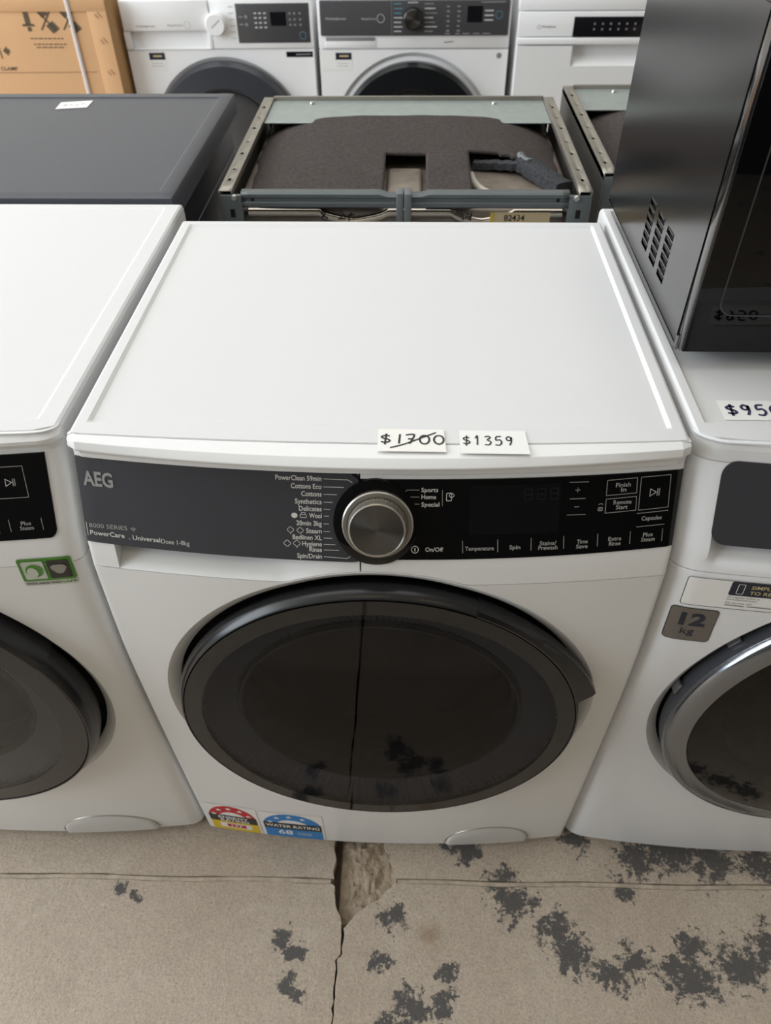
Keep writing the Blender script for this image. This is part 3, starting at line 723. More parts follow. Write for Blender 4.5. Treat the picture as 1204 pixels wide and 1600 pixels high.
# green wool label
f2 = lambda o: on(S2, o)
lb = decal('wool_label', poly(rrect(.2320, .2880, .6800, .7190, .003)), f2(.0006), 'label_pale', W2)
decal('label_field', poly(rrect(.2325, .2875, .6870, .7185, .003)), f2(.0009), 'label_green', lb)
decal('label_tile', poly(rrect(.2360, .2585, .6900, .7150, .002)), f2(.0012), 'label_pale', lb)
decal('label_tile', poly(rrect(.2620, .2845, .6900, .7150, .002)), f2(.0012), 'label_dark', lb)
decal('leaf_icon', poly(arc(.2475, .7025, .0088, 0, 2*PI, 24)), f2(.0015), 'label_green', lb)
decal('leaf_icon', poly(arc(.2455, .7005, .0056, 0, 2*PI, 18, .0072)), f2(.0018), 'label_pale', lb)
decal('wool_icon', poly([(.2732+.0078*math.cos(a)*(1+.12*math.cos(3*a-PI/2)), .7040+.0066*math.sin(a)*(1+.12*math.cos(3*a-PI/2))) for a in [2*PI*i/24 for i in range(24)]]), f2(.0015), 'label_grey', lb)
decal('lettering', text('WOOL HAND WASH', .2340, .2700, .6818, .0034, .01), f2(.0009), 'ink', lb); decal('lettering', text('SAFE', .2715, .2860, .6818, .0034, .01), f2(.0009), 'label_green', lb)

# ================= right neighbour
W3 = thing('washing_machine', 'white 12 kg front loader at the right edge carrying the black microwave', 'washing machine', (.6025, .004, 0))
S3 = make_surface(.030, .016); D3 = .548
cabinet(W3, D3, 'white_blue'); top_panel(W3, D3, 'white_top', gx=.285, inset=.0035, gy=.036, back=.012, S=S3)
top_trim(W3, S3, 'white_blue', follow=S3, prof=[(0, None, -.012), (0, None, -.0012), (-.0005, None, -.0006), (-.0030, None, -.0010), (-.0036, None, -.0022), (-.0042, None, -.0014), (0, .0010, -.0050), (0, -.0004, -.0095), (0, -.0008, -.0160), (0, -.0006, -.0200), (0, .0006, -.0240)])
ZP3 = None
lower_front(W3, S3, 'white_blue', seam=.7135); feet(W3, D3)
# fascia with a rounded scoop below the grey drawer front
def fascia3():
    xs = [-HW+.03-.03*math.sin(PI/2*k/10) for k in range(10, -1, -1)] + [-.262, -.258, -.254, -.25, -.246] + [-.24+.02*i for i in range(26)] + [HW-.03+.03*math.sin(PI/2*k/10) for k in range(11)]
    rows = []; nz = 30
    zl = lambda x: zlow(x, seam=.7135)
    for k in range(nz+1):
        r = []
        for x in xs:
            z = zl(x)+(.826-zl(x))*k/nz; y = S3(x, z)
            e = max(0, min(1, (x+.268)/.014))*max(0, min(1, (.02-x)/.05)); e = e*e*(3-2*e)
            zz = max(0, min(1, (z-(zl(x)+.006))/.012)); zz = zz*zz*(3-2*zz)
            if z < .80: y += .020*e*zz*min(1, max(.15, (z-.712)/.03))
            r.append((x, y, z))
        rows.append(r)
    rows = [[(x, .028, z) for x, y, z in rows[0]]]+rows
    rows = [[(r[0][0], .028, r[0][2])]+r+[(r[-1][0], .028, r[-1][2])] for r in rows]
    return grid('fascia', rows, 'white_blue', W3, 40)
fascia3()
def cols3():
    P = []; x0, x1, zb, zt, r = -.2690, -.020, .7480, .8285, .015
    for k in range(9):
        a = PI/2*k/8; P.append((x0+r*(1-math.cos(a)), zb+r*(1-math.sin(a))*.8, zt-r*(1-math.sin(a))))
    return P+[(x0+r+(x1-x0-r)*i/24, zb, zt) for i in range(1, 25)]
plate('drawer_front', cols3(), S3, .0014, .02, 'drawer_grey', W3)
plate('display_panel', [(.0+.27*i/24, .748, .829) for i in range(25)], S3, .0014, .004, 'gloss_black', W3)
def door_right(t, cz):
    d = lathe('door', [(.235, -.026), (.2380, -.030), (.2460, -.036), (.2475, -.050), (.2470, -.060)], 'rim_grey', t, 192, 0, cz)
    lathe('chrome_ring', [(.2472, -.058), (.2465, -.0640), (.2430, -.0680), (.2330, -.0705), (.2200, -.0700), (.2180, -.068)], 'rim_chrome', d, 160, 0, cz)
    lathe('door_glass', [(.2185, -.0692), (.19, -.076), (.14, -.082), (.08, -.085), (.0002, -.086)], 'door_glass_brown', d, 128, 0, cz)
    lathe('inner_ring', [(.2200, -.060), (.19, -.055), (.17, -.045), (.165, -.02)], 'rib_black', d, 96, 0, cz)
    lathe('porthole_bowl', [(.1680, -.044), (.12, -.048), (.06, -.050), (.0002, -.051)], 'door_glass_brown', d, 64, 0, cz)
    for a in (145, 168):
        c, s = math.cos(math.radians(a)), math.sin(math.radians(a))
        b = box('hinge_tab', -.004, .004, -.006, .006, -.009, .009, 'rim_chrome', d, .0015, loc=(.2485*c, -.043, cz+.2485*s)); b.rotation_euler = (0, -math.radians(a-180), 0)
door_right(W3, CZ); drum_parts(W3, CZ, gasket='rubber')
f3 = lambda o: on(S3, o)
s3 = decal('register_label', join(*[poly(rrect(-.2800, -.1500, .6660, .7070, .003))]), f3(.0006), 'paper', W3)
decal('label_outline', ribbon(rrect(-.2800, -.1500, .6660, .7070, .003), .0006, True), f3(.0009), 'ink', s3)
decal('label_block', poly(rrect(-.2370, -.1505, .6865, .7065, .002)), f3(.0009), 'ink_navy', s3)
decal('phone_icon', ribbon(rrect(-.2300, -.2235, .6895, .7035, .001), .0006, True), f3(.0012), 'paper', s3)
decal('lettering', text('SIMPLY SCAN', -.2170, -.1720, .6980, .0048, .015), f3(.0012), 'gold_print', s3)
decal('lettering', text('TO REGISTER', -.2170, -.1700, .6900, .0048, .015), f3(.0012), 'gold_print', s3)
for s, a, b, z in (('Or register online at', -.2365, -.2045, .6830), ('www.electrolux.com', -.2365, -.2065, .6795), ('For Service, call', -.2365, -.2105, .6745)): decal('lettering', text(s, a, b, z, .0022), f3(.0012), 'ink', s3)
for a, b in ((-.2365, -.2170), (-.2140, -.1900)): decal('lettering_line', ribbon([(a, .6718), (b, .6714)], .0014), f3(.0012), 'print_grey', s3)
b3 = decal('capacity_badge', poly(rrect(-.2860, -.2370, .6080, .6610, .005)), f3(.0007), 'ink', W3)
decal('badge_face', poly(rrect(-.2852, -.2378, .6088, .6602, .0045)), f3(.0010), 'badge', b3)
decal('lettering', text('12', -.2745, -.2475, .6345, .0185, .035), f3(.0013), 'ink_navy', b3)
decal('lettering', text('kg', -.2700, -.2555, .6195, .0105), f3(.0013), 'ink_navy', b3)
price_tag('price_tag', 'white price tag reading $950 in purple ink in front of the microwave', (.3400, .4250, .0445, .0770), '$950', .3450, .0525, .0115, .0170, .0028, 'paper', 'ink_blue', fz=lambda x, y: .8466)

# ================= microwave on the right machine
MW = thing('microwave', 'black microwave oven standing on the right washing machine', 'microwave', (.312, .137, .8466))
mz, mh = .0205, .325
def vented_side():
    # left side sheet with louvre slots cut out
    slots = []
    for c in range(3):
        yb = .1815-.041*c
        for r_ in range(6): slots.append((yb, yb+.0275, .0440+.0098*r_, .0440+.0098*r_+.0072))
    ys = sorted(set([.016, .403]+[v for s in slots for v in s[:2]])); zs = sorted(set([mz, mh]+[v for s in slots for v in s[2:]]))
    def hit(y, z): return any(s[0]-1e-6 <= y <= s[1]+1e-6 and s[2]-1e-6 <= z <= s[3]+1e-6 for s in slots)
    V = [(0, y, z) for z in zs for y in ys]; F = []; n = len(ys)
    for i in range(len(zs)-1):
        for j in range(n-1):
            if hit((ys[j]+ys[j+1])/2, (zs[i]+zs[i+1])/2): continue
            F.append((i*n+j, i*n+j+1, (i+1)*n+j+1, (i+1)*n+j))
    o = mesh('side_panel', V, F, 'oven_side', MW)
    md = o.modifiers.new('solid', 'SOLIDIFY'); md.thickness = .0012; md.offset = -1 if o.data.polygons[0].normal.x < 0 else 1
    for s in slots:
        y0, y1, z0, z1 = s
        mesh('louvre', [(0, y0+.0002, z1), (0, y1-.0002, z1), (-.0011, y0+.002, z1-.0002), (-.0011, y1-.008, z1-.0002), (-.0009, y0+.001, z1-.0010), (-.0009, y1-.009, z1-.0010)], [(0, 1, 3, 2), (2, 3, 5, 4)], 'oven_side', o)
vented_side()
box('body', .004, .51, .018, .400, mz+.002, mh-.002, 'black', MW, .001)
box('body_cover', .0, .512, .016, .403, mh-.0015, mh+.002, 'oven_side', MW, .001); box('side_panel', .5105, .512, .016, .403, mz, mh, 'oven_side', MW, .0005); box('base_plate', .0, .512, .016, .403, mz-.0015, mz+.002, 'oven_side', MW, .0005)
dm = box('door', .0004, .375, -.001, .0142, mz+.001, mh+.001, 'oven_frame', MW, .0008, 2)
box('door_glass', .0022, .375, -.0045, -.0008, mz+.0015, mh-.004, 'oven_glass', dm, .0012)
wf = rrect(.026, .345, mz+.044, mh-.04, .016, 6)
V = []; 
decal('window_outline', ribbon(wf, .0016, True), lambda u, v: (u, -.0049, v), 'oven_line', dm)
box('control_panel', .376, .512, -.004, .014, mz, mh, 'oven_glass', MW, .002)
for x in (.03, .48):
    for y in (.045, .37): box('foot', x-.012, x+.012, y-.012, y+.012, .0, mz, 'black', MW, .003)
tube('hinge_pin', [(.0012, .012, mz-.004), (.0012, .012, mz+.012)], .0028, 'oven_frame', MW, 10)

# ================= graphite appliance behind the left machine
G = thing('household_appliance', 'dark grey appliance with a wide flat top behind the left washing machine', 'appliance', (-.640, .585, 0))
box('body', -.294, .294, .006, .53, .02, .815, 'graphite_side', G, .006)
for x in (-.26, .26):
    for y in (.06, .48): box('foot', x-.02, x+.02, y-.02, y+.02, 0, .022, 'rubber', G, .005)
xs = [-.307, -.3055, -.301, -.283, -.2815, -.15, 0, .15, .2815, .283, .301, .3055, .307]; ys = [0, .0015, .006, .024, .0255, .2, .4, .512, .5135, .535, .541, .5425]
rows = []
for j, y in enumerate(ys):
    r = []
    for i, x in enumerate(xs):
        e = min(i, len(xs)-1-i, j, len(ys)-1-j); r.append((x, y, .85-(.007 if e == 0 else .0025 if e == 1 else 0 if e < 4 else .0018)))
    rows.append(r)
rows = [[(x, y, .812) for x, y, z in rows[0]]]+rows+[[(x, y, .812) for x, y, z in rows[-1]]]
rows = [[(r[0][0], r[0][1], .812)]+r+[(r[-1][0], r[-1][1], .812)] for r in rows]
tp = grid('top_panel', rows, 'graphite', G, 30)
decal('panel_edge', ribbon([(-.282, .0248), (.2822, .0248), (.2822, .5128), (-.282, .5128)], .0012, True), lambda u, v: (u, v, .8492), 'graphite_edge', tp)
for zz in (.745, .66): tube('side_seam', [(.2945, .01, zz), (.2945, .525, zz)], .0012, 'graphite_edge', G, 6)
st = flat('paper_slip', [(-.033, -.022, 0), (.027, -.022, 0), (.034, .022, 0), (-.028, .022, 0)], [(0, 1, 2, 3)], 'paper', None)
st.name = 'price_slip'; st.location = (-.637, 1.050, .8490); st.rotation_euler = (0, 0, .19); tag(st, 'narrow white paper slip lying on the dark grey top', 'paper slip')
decal('handwriting', join(*[ribbon([(-.02+.011*k, -.006+.004*(k % 2)), (-.013+.011*k, .006-.004*(k % 3))], .0022) for k in range(4)]), lambda u, v: (u, v, .0004), 'print_grey', st)

# ================= built-in dishwasher bodies without tops
def dishwasher(label, loc):
    t = thing('dishwasher_chassis', label, 'dishwasher', loc, group='dishwasher bodies without tops')
    hw, D, zt = .305, .515, .82
    for s in (-1, 1):
        sp = box('side_panel', min(s*hw, s*(hw-.0025)), max(s*hw, s*(hw-.0025)), 0, D, .05, zt-.002, 'steel_side', t, .0006, 1)
        us = [0, .007, .0125, .021]; holes = [(.045, .056), (.095, .101), (.17, .181), (.235, .241), (.31, .321), (.375, .381), (.44, .452)]
        vs_ = sorted(set([0, D]+[v for h in holes for v in h]))
        rows = [[(s*(hw-u), v, zt) for u in us] for v in vs_]
        rows = [[(s*hw, v, zt-.012)]+r+[(s*(hw-.021), v, zt-.010)] for v, r in zip(vs_, rows)]
        hs = [vs_.index(h[0]) for h in holes]
        grid('top_flange', rows, 'flange', sp, 20, skip=lambda i, j: i in hs and j == 2, solid=.0012)
        box('hole_shade_strip', min(s*(hw-.004), s*(hw-.019)), max(s*(hw-.004), s*(hw-.019)), .01, D-.01, zt-.010, zt-.004, 'black', sp, 0)  # black strip added under the flange so its holes look deep in shade
        br = box('corner_bracket', min(s*(hw-.002), s*(hw-.037)), max(s*(hw-.002), s*(hw-.037)), -.004, .004, .70, zt-.006, 'crossbar', t, .001)
        decal('bracket_slot', rect2(s*(hw-.02)-.004, s*(hw-.02)+.004, .778, .792), lambda u, v: (u, -.0044, v), 'black', br)
        lathe('screw', [(.0001, -.008), (.004, -.0078), (.005, -.0055), (.005, -.003)], 'screw', br, 12, s*(hw-.026), .811)
    # front cross bar with a pressed groove
    prof = [(.012, zt-.001), (-.001, zt-.001), (-.004, zt-.004), (-.004, zt-.009), (-.001, zt-.011), (-.001, zt-.016), (-.004, zt-.018), (-.004, zt-.024), (-.001, zt-.027), (.012, zt-.027)]
    xs = [-.268+.536*i/40 for i in range(41)]
    cb = grid('cross_bar', [[(x, y, z-(.004 if abs(x) < .035 and k < 3 else 0)) for k, (y, z) in enumerate(prof)] for x in xs], 'crossbar', t, 25, solid=.0012)
    cl = box('centre_clip', -.013, -.001, -.013, .014, .755, zt+.001, 'clip_grey', t, .002); box('clip_rib', .0, .012, -.015, .014, .75, zt+.001, 'clip_grey', cl, .002)
    for x in (-.25, .25): decal('bar_hole', poly(arc(x, zt-.0135, .003, 0, 2*PI, 12)), lambda u, v: (u, -.0016, v), 'black', cb)
    # rear galvanised plate
    rp = box('rear_plate', -.284, .284, D-.15, D-.002, zt-.008, zt-.005, 'galv', t, .0008, 1)
    box('rear_rim', -.284, .284, D-.006, D, zt-.01, zt+.003, 'flange', rp, .001)
    for x in (-.2, .18):
        o = lathe('screw', [(.0001, -.004), (.004, -.0035), (.0055, -.001), (.0055, .001)], 'screw', rp, 12); o.location = (x, D-.03, zt-.004); o.rotation_euler = (-PI/2, 0, 0)
    box('rear_shade_sheet', -.300, .300, D-.005, D-.001, .05, zt-.009, 'black', t, .0005, 1)  # black sheet added to keep the gaps at the back corners dark, like shade
    # tub under the blanket
    tb = box('tub', -.290, .290, .022, D-.012, .10, .783, 'tub_top', t, .012, 3)
    fr = grid('tub_front', [[(-.262+.524*i/60, .010+.004*k, .70+.075*k/4+.0) for i in range(61)] for k in range(5)], 'tub_steel', tb, 60)
    def lip(x): return .784-.016*max(0, 1-abs(x+.085)/.055)**.5*(1 if abs(x+.085) < .055 else 0)-.016*(max(0, 1-abs(x-.13)/.05)**.5)
    grid('tub_lip', [[(x, .016+.0085*math.cos(a), lip(x)-.006+.0085*math.sin(a)) for a in [PI*.1+2*PI*k/10 for k in range(11)]] for x in [-.262+.524*i/100 for i in range(101)]], 'tub_steel', tb, 60)
    # felt blanket with cut-outs
    nx, ny = 110, 64
    def bz(x, y):
        u = x/.285; v = y/D
        return zt-.050+.052*(1-abs(u)**4.2*.8)*(.55+.45*math.sin(min(1, v/.72)*PI/2))+.0018*noise.noise((x*18, y*18, 3.1))
    rows = []
    for i in range(ny+1):
        y = .016+(.385-.016)*i/ny
        rows.append([((-.284+.568*j/nx)*(1-.02*noise.noise((y*30, 1, 0))*(1 if j in (0, nx) else 0)), y, bz(-.284+.568*j/nx, y)) for j in range(nx+1)])
    def cut(i, j):
        x = -.284+.568*(j+.5)/nx; y = .016+(.385-.016)*(i+.5)/ny
        if -.038 < x < .036 and .0 < y < .195: return True
        if .112 < x < .283 and y < .205:
            if y < .205-.30*(x-.165) if x > .165 else y < .205: return x < .262+.02*noise.noise((y*60, 0, 0))
        return False
    bl = grid('insulation_blanket', rows, 'felt', t, 50, skip=cut, solid=.006)
    if bl.data.polygons[0].normal.z < 0: bl.modifiers[0].offset = 1
    # recess under the square cut and the torn, folded flap
    box('drain_cover', -.033, .031, .03, .180, .780, .795, 'tub_top', tb, .008, 3)
    def slabby(name, A, B, wd, th, m):
        A = Vector(A); B = Vector(B); rows = []; n = 14; d = (B-A); sd = Vector((-d.y, d.x, 0)).normalized()
        for i in range(n+1):
            p = A+d*i/n; nn = noise.noise((p.x*90, p.y*90, 5))*.004
            q = [(-.5, 0), (-.5, 1), (-.25, 1.1), (.25, 1.05), (.5, .9), (.5, 0), (-.5, 0)]
            rows.append([tuple(p+sd*(u*wd+nn)+Vector((0, 0, v*th+nn*.5))) for u, v in q])
        rows = [[tuple(A)]*7]+rows+[[tuple(B)]*7]
        return grid(name, rows, m, t, 40)
    slabby('torn_flap', (.125, .205, .786), (.222, .180, .792), .022, .012, 'felt_grey')
    slabby('torn_flap', (.214, .188, .790), (.274, .085, .782), .036, .020, 'felt_grey')
    slabby('torn_edge', (.207, .204, .790), (.221, .168, .790), .014, .021, 'felt_pale')
    tube('hose', [(.118+.055*(1-math.cos(a)), .155-.10*math.sin(a), .790) for a in [PI*.5*k/14 for k in range(15)]], .0065, 'hose_white', t, 10)
    return t, tb, fr
DW1, tb1, fr1 = dishwasher('uncovered dishwasher body directly behind the middle washing machine', (.018, .690, 0))
DW2, tb2, fr2 = dishwasher('uncovered dishwasher body mostly hidden behind the black microwave', (.660, .772, .0))
fx = lambda u, v: (u, .0055, v)
decal('number_sticker', rect2(.147, .242, .764, .784), fx, 'sticker_beige', tb1)
decal('sticker_edge', rect2(.143, .149, .764, .784), lambda u, v: (u, .0050, v), 'sticker_yellow', tb1)
decal('lettering', text('82434', .166, .200, .770, .0100, .01), lambda u, v: (u, .0050, v), 'ink', tb1)
for P in ([(-.140, .783), (-.128, .772)], [(-.130, .784), (-.139, .772)], [(-.112, .782), (-.104, .784), (-.100, .779), (-.110, .773), (-.098, .773)], [(-.088, .784), (-.093, .772)], [(-.094, .779), (-.084, .780)], [(.096, .782), (.099, .771)], [(.106, .783), (.104, .777), (.112, .777)], [(.112, .783), (.110, .770)]):
    decal('marker_writing', ribbon(P, .0024), lambda u, v: (u, .0046, v), 'ink', tb1)

# ================= cardboard carton
CB = thing('cardboard_box', 'brown cardboard carton with packing symbols and white strap at the left back', 'box', (-.887, 2.06, 0), -.01)
CB.scale = (1.134, .8, .945)
box('carton', -.72, 0, 0, .6, 0, .898, 'card', CB, .004)
box('corner_flap', -.050, .0015, -.0035, .0, .004, .895, 'card', CB, .0015); box('side_flap', -.0, .003, .0, .30, .004, .895, 'card_side', CB, .001)
box('lid_fold', -.722, .002, -.004, .30, .868, .902, 'card', CB, .002)
for z in (.86, .79, .70, .60):
    s = box('staple', -.001, .001, -.0052, -.003, -.009, .009, 'staple', CB, .0004, loc=(-.017, 0, z)); s.rotation_euler = (0, -.6, 0)
    s = box('staple', -.001, .001, -.0052, -.003, -.007, .007, 'staple', CB, .0004, loc=(-.026, 0, z-.004)); s.rotation_euler = (0, -.6, 0)
cfn = lambda u, v: (u, -.0012, v)
tube('strap', [(-.098, -.003, .0), (-.098, -.004, .5), (-.0965, -.006, .904)], .0055, 'strap', CB, 6)
def blob(P): return poly(P)
def rot2(sh, cx, cy, a):
    c, s = math.cos(a), math.sin(a); return [(cx+(x-cx)*c-(y-cy)*s, cy+(x-cx)*s+(y-cy)*c) for x, y in sh[0]], sh[1]
kx = -.215; kz = .835
decal('knife_symbol', join(rect2(kx-.007, kx+.007, kz-.002, kz+.050), poly([(kx-.018, kz-.006), (kx+.018, kz-.006), (kx+.014, kz), (kx-.014, kz)]), rect2(kx-.005, kx+.005, kz-.02, kz-.008)), cfn, 'card_ink', CB)
for q, cx in enumerate((-.165, -.105)):
    decal('hook_symbol', join(ribbon([(cx-.024, kz+.044), (cx+.020, kz-.016)], .004), ribbon([(cx+.022, kz+.044), (cx-.018, kz-.016)], .004), rot2(rect2(cx-.017, cx+.005, kz+.020, kz+.046), cx-.006, kz+.033, .6), rot2(rect2(cx+.002, cx+.026, kz-.022, kz+.004), cx+.014, kz-.009, .6)), cfn, 'card_ink', CB)
for a, b, z in ((-.22, -.13, .795), (-.215, -.125, .779), (-.21, -.135, .770)):
    x = a
    while x < b-.006:
        e = min(b, x+R0.uniform(.006, .016)); decal('small_print', ribbon([(x, z), (e, z)], .0028), cfn, 'card_ink', CB); x = e+.0028
decal('lettering', text('DO NOT CLAMP', -.392, -.280, .704, .0105, .01), cfn, 'card_ink', CB)
decal('clamp_symbol', join(rect2(-.345, -.322, .740, .784), ribbon([(-.313, .738), (-.316, .787)], .003), poly([(-.306, .760), (-.293, .774), (-.293, .766), (-.288, .766), (-.288, .754), (-.293, .754), (-.293, .746)])), cfn, 'card_ink', CB)
decal('fold_line', ribbon([(-.6, .695), (-.06, .699)], .0016), cfn, 'staple', CB)

# ================= back row
def back_washer(label, loc, rz, kind):
    t = thing('washing_machine', label, 'washing machine', loc, rz)
    S = lambda x, z: 0.0
    zt = .838 if kind == 'A' else .848; hw = .292
    box('cabinet', -hw, hw, .01, .60, .02, zt-.02, 'white_back', t, .004); box('top_panel', -hw, hw, .002, .605, zt-.019, zt, 'white_back', t, .004)
    for x in (-.25, .25):
        for y in (.06, .54): box('foot', x-.02, x+.02, y-.02, y+.02, 0, .022, 'rubber', t, .005)
    cz = .435; R = .262 if kind == 'B' else .250
    n = 128; V = []; F = []; seam = .705
    angs = sorted(set([2*PI*i/n for i in range(n)]+[math.atan2(z-cz, x) % (2*PI) for x in (-hw, hw) for z in (.02, seam)]))
    for a in angs:
        c, s = math.cos(a), math.sin(a)
        ro = min(hw/abs(c) if abs(c) > 1e-9 else 9, ((seam-cz)/s if s > 1e-9 else 9), ((cz-.02)/-s if s < -1e-9 else 9)); ro = max(ro, R+.0005)
        for r, y in ((ro, .012), (ro, 0), (R, 0), (R-.012, .010), (R-.016, .014), (.19, .02)): V.append((r*c, y, cz+r*s))
    k = len(angs)
    for i in range(k):
        j = (i+1) % k
        for q in range(5): F.append((i*6+q, j*6+q, j*6+q+1, i*6+q+1))
    mesh('front_panel', V, F, 'white_back', t, 35)
    dd = lathe('door', [(.235, .012), (.240, .0), (.240, -.020), (.230, -.034), (.170, -.040), (.160, -.03), (.15, -.01)], 'rim_grey' if kind == 'A' else 'rim_black', t, 128, 0, cz)
    lathe('door_glass', [(.162, -.030), (.1, -.036), (.0002, -.038)], 'door_glass_clear', dd, 64, 0, cz)
    lathe('gasket', [(.2, .02), (.16, .03), (.16, .06)], 'gasket_grey', t, 64, 0, cz); lathe('drum', [(.16, .06), (.2, .07), (.2, .3), (.0005, .3)], 'drum', t, 48, 0, cz)
    # fascia
    P0 = .7065
    fz = lambda o: (lambda u, v: (u, -o, v))
    if kind == 'A':
        fs = box('fascia', -.018, hw, -.004, .012, P0, zt-.001, 'white_back', t, .003)
        dw = box('detergent_drawer', -hw+.003, -.020, -.008, .012, .757, zt-.002, 'white_back', t, .003)
        gr = []
        for q in range(9):
            a = PI/2*q/8; gr.append([(x, .045*math.sin(a), P0+.045*(1-math.cos(a))) for x in (-hw+.02, -.03)])
        grid('drawer_grip', [[(x, -.003, P0) for x in (-hw+.02, -.03)]]+gr, 'white_back', dw, 60)
        box('fascia_end', -hw, -hw+.02, -.004, .012, P0, .7565, 'white_back', t, .002); box('fascia_end', -.032, -.0185, -.004, .012, P0, .7565, 'white_back', t, .002)
        dp = box('display_panel', .062, .285, -.006, -.002, .722, .826, 'westing_dark', t, .002)
        decal('screen', rect2(.166, .214, .768, .804), fz(.0064), 'westing_black', dp)
        g = fz(.0064)
        for xx in (.121, .135, .150):
            for z in (.764, .776, .789, .801): decal('button_mark', ribbon([(xx-.004, z), (xx+.004, z)], .004), g, 'print_pale', dp)
        for xx in (.226, .240, .257):
            for z in (.770, .784, .800): decal('button_mark', ribbon([(xx-.003, z), (xx+.003, z)], .005), g, 'print_grey', dp)
        for z in (.792, .772): decal('button_mark', join(ribbon([(.070, z), (.082, z)], .004), poly(arc(.092, z, .005, 0, 2*PI, 10))), g, 'print_grey', dp)
        decal('button_ring', ribbon(arc(.262, .742, .010, 0, 2*PI, 18), .0015), g, 'print_teal', dp)
        dl_ = lathe('program_dial', [(.0001, -.030), (.0275, -.030), (.030, -.027), (.0305, -.006), (.033, -.003), (.0335, .0)], 'white_back', t, 48, -.001+.0, .775, loc=None)
        decal('dial_pointer', ribbon([(-.012, .768), (.014, .788)], .0022), fz(.0304), 'print_grey', dl_)
        for k_ in range(6):
            z = .815-.0165*k_
            decal('program_label', ribbon([(-.064+.0, z), (-.044, z)], .0028), fz(.0044), 'print_pale', fs) if False else None
        g2 = fz(.0044)
        for k_ in range(6): decal('program_label', ribbon([(.040, .818-.0165*k_), (.056, .818-.0165*k_)], .0026), g2, 'print_pale', fs)
        decal('lettering', text('Westinghouse', -.248, -.190, .768, .0055), fz(.0085), 'print_grey', dw); decal('lettering', text('EasyCare', -.150, -.105, .770, .005), fz(.0085), 'print_grey', dw)
        decal('care_ring', ribbon(arc(-.090, .772, .010, 0, 2*PI, 18), .0012), fz(.0085), 'print_pale', dw)
        decal('motor_badge', rect2(.205, .288, .682, .697), fz(.0006), 'westing_black', t); decal('lettering_line', ribbon([(.235, .689), (.282, .690)], .003), fz(.001), 'print_grey', t)
        lx = -.265
    else:
        fs = box('fascia', -hw, hw, -.002, .012, P0+.002, zt-.001, 'white_back', t, .003)
        dp = box('display_panel', -.284, .286, -.008, -.001, .743, .836, 'westing_dark', t, .004, 3)
        g = fz(.0084)
        decal('panel_seam', ribbon([(-.067, .7435), (-.067, .8355)], .0012), g, 'print_grey', dp)
        decal('lettering', text('Westinghouse', -.268, -.205, .786, .0065), g, 'print_pale', dp); decal('lettering', text('EasyCare', -.157, -.115, .786, .005), g, 'print_pale', dp)
        decal('care_ring', ribbon(arc(-.100, .789, .011, 0, 2*PI, 18), .0014), g, 'print_pale', dp)
        dl_ = lathe('program_dial', [(.0001, -.030), (.024, -.030), (.0275, -.027), (.030, -.006), (.031, -.003)], 'rim_black', t, 48, 0, 0); dl_.location = (-.0035, 0, .789)
        cp = lathe('dial_cap', [(.0235, -.0302), (.0001, -.0306)], 'spun_metal', dl_, 48)
        for k_ in range(7):
            z = .826-.0118*k_
            decal('program_label', ribbon([(-.060, z), (-.038+.004*(k_ % 2), z)], .0028), g, 'print_teal' if k_ < 3 else 'print_pale', dp)
            decal('program_label', ribbon([(.032, z), (.058+.006*(k_ % 3), z)], .0028), g, 'print_pale' if k_ % 2 else 'print_grey', dp)
        decal('program_label', ribbon([(-.018, .829), (.012, .829)], .0028), g, 'print_pale', dp)
        for xx in (.102, .134):
            for k_ in range(6): decal('button_mark', ribbon([(xx-.004, .819-.0125*k_), (xx+.004+.002*(k_ % 2), .819-.0125*k_)], .004), g, 'print_grey', dp)
        decal('screen', rect2(.160, .205, .778, .820), g, 'westing_black', dp)
        for z in (.808, .796, .784): decal('button_mark', ribbon([(.212, z), (.238, z)], .0035), g, 'print_pale', dp)
        decal('button_ring', ribbon(arc(.255, .797, .010, 0, 2*PI, 18), .0016), g, 'print_teal', dp)
        for a, b in ((.095, .110), (.127, .140), (.148, .170), (.180, .200), (.210, .232)): decal('button_mark', ribbon([(a, .749), (b, .749)], .003), g, 'print_grey', dp)
        decal('lettering_line', ribbon([(.20, .829), (.272, .830)], .003), g, 'print_grey', dp)
        gr = box('drawer_grip', -.272, -.115, -.0035, .0, .712, .737, 'white_back', t, .0015); gr2 = box('drawer_recess', -.270, -.118, -.0042, -.001, .729, .739, 'print_grey', gr, .001)
        decal('maker_mark', ribbon([(.093, .7245), (.122, .7265)], .003), fz(.0025), 'print_grey', t)
        decal('wool_mark', poly(arc(.265, .688, .008, 0, 2*PI, 14)), fz(.0006), 'print_grey', t)
        lx = -.280
    lbl = decal('register_label', rect2(lx, lx+.088, .650, .698), fz(.0006), 'paper', t)
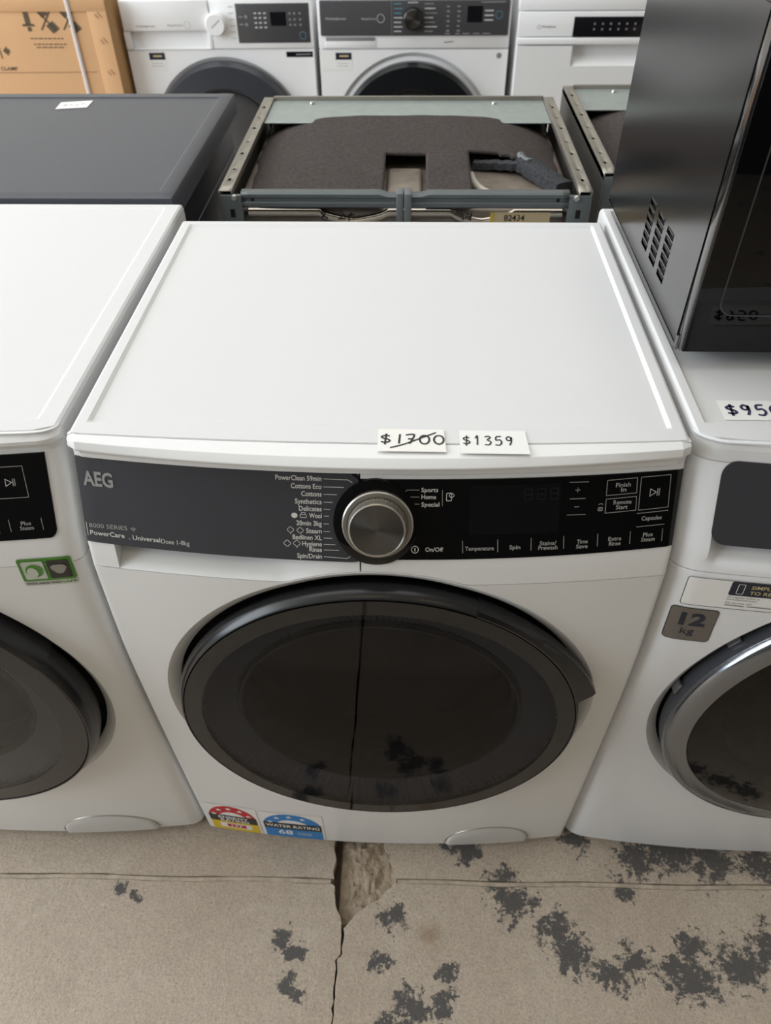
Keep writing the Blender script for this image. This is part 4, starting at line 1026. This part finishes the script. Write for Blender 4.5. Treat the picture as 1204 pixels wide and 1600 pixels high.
    decal('label_block', rect2(lx+.038, lx+.087, .678, .697), fz(.001), 'ink_navy', lbl); decal('lettering_line', ribbon([(lx+.050, .688), (lx+.078, .688)], .005), fz(.0014), 'gold_print', lbl)
    for z in (.668, .660): decal('lettering_line', ribbon([(lx+.042, z), (lx+.078, z)], .002), fz(.001), 'print_pale', lbl)
    return t
back_washer('white front loader with a white dial beside the cardboard box in the back row', (-.577, 2.135, 0), .022, 'A')
back_washer('white front loader with a dark full-width panel in the middle of the back row', (.026, 2.125, 0), 0, 'B')
DC = thing('dishwasher', 'white freestanding dishwasher with a black control strip in the back row', 'dishwasher', (.636, 2.11, 0))
box('cabinet', -.296, .296, .02, .60, .02, .82, 'white_back', DC, .003); box('worktop', -.298, .298, -.003, .605, .8085, .846, 'white_back', DC, .004)
for x in (-.25, .25):
    for y in (.06, .54): box('foot', x-.02, x+.02, y-.02, y+.02, 0, .022, 'rubber', DC, .005)
pn = box('control_panel', -.296, .296, -.006, .02, .7425, .8065, 'white_back', DC, .003)
dc = box('display_strip', -.132, .14, -.0085, -.005, .742, .794, 'westing_black', pn, .001)
decal('lettering', text('Westinghouse', -.226, -.184, .766, .0060), lambda u, v: (u, -.0064, v), 'ink', pn); decal('maker_ring', ribbon(arc(-.234, .768, .005, 0, 2*PI, 14), .001), lambda u, v: (u, -.0064, v), 'print_grey', pn)
for k in range(6):
    for z in (.776, .762): decal('button_mark', poly(arc(-.07+.024*k, z, .0032, 0, 2*PI, 8)), lambda u, v: (u, -.0089, v), 'print_grey', dc)
box('door_band', -.296, .296, -.012, .02, .7225, .7400, 'white_back', DC, .003)
def recess_door():
    xs = [-.296, -.294, -.128, -.118, -.09, .09, .118, .128, .294, .296]; zs = [.10, .102, .5, .665, .680, .690, .7185, .7205]; rows = []
    for z in zs:
        r = []
        for x in xs:
            y = -.012
            if abs(x) > .295 or z in (.10, .7205): y = .018
            if abs(x) <= .119 and z >= .690 and z < .72: y = .022
            elif abs(x) <= .119 and z == .680: y = .012
            r.append((x, y, z))
        rows.append(r)
    return grid('door', rows, 'white_back', DC, 40)
recess_door(); box('kick_plate', -.29, .29, .0, .02, .022, .098, 'white_back', DC, .002)
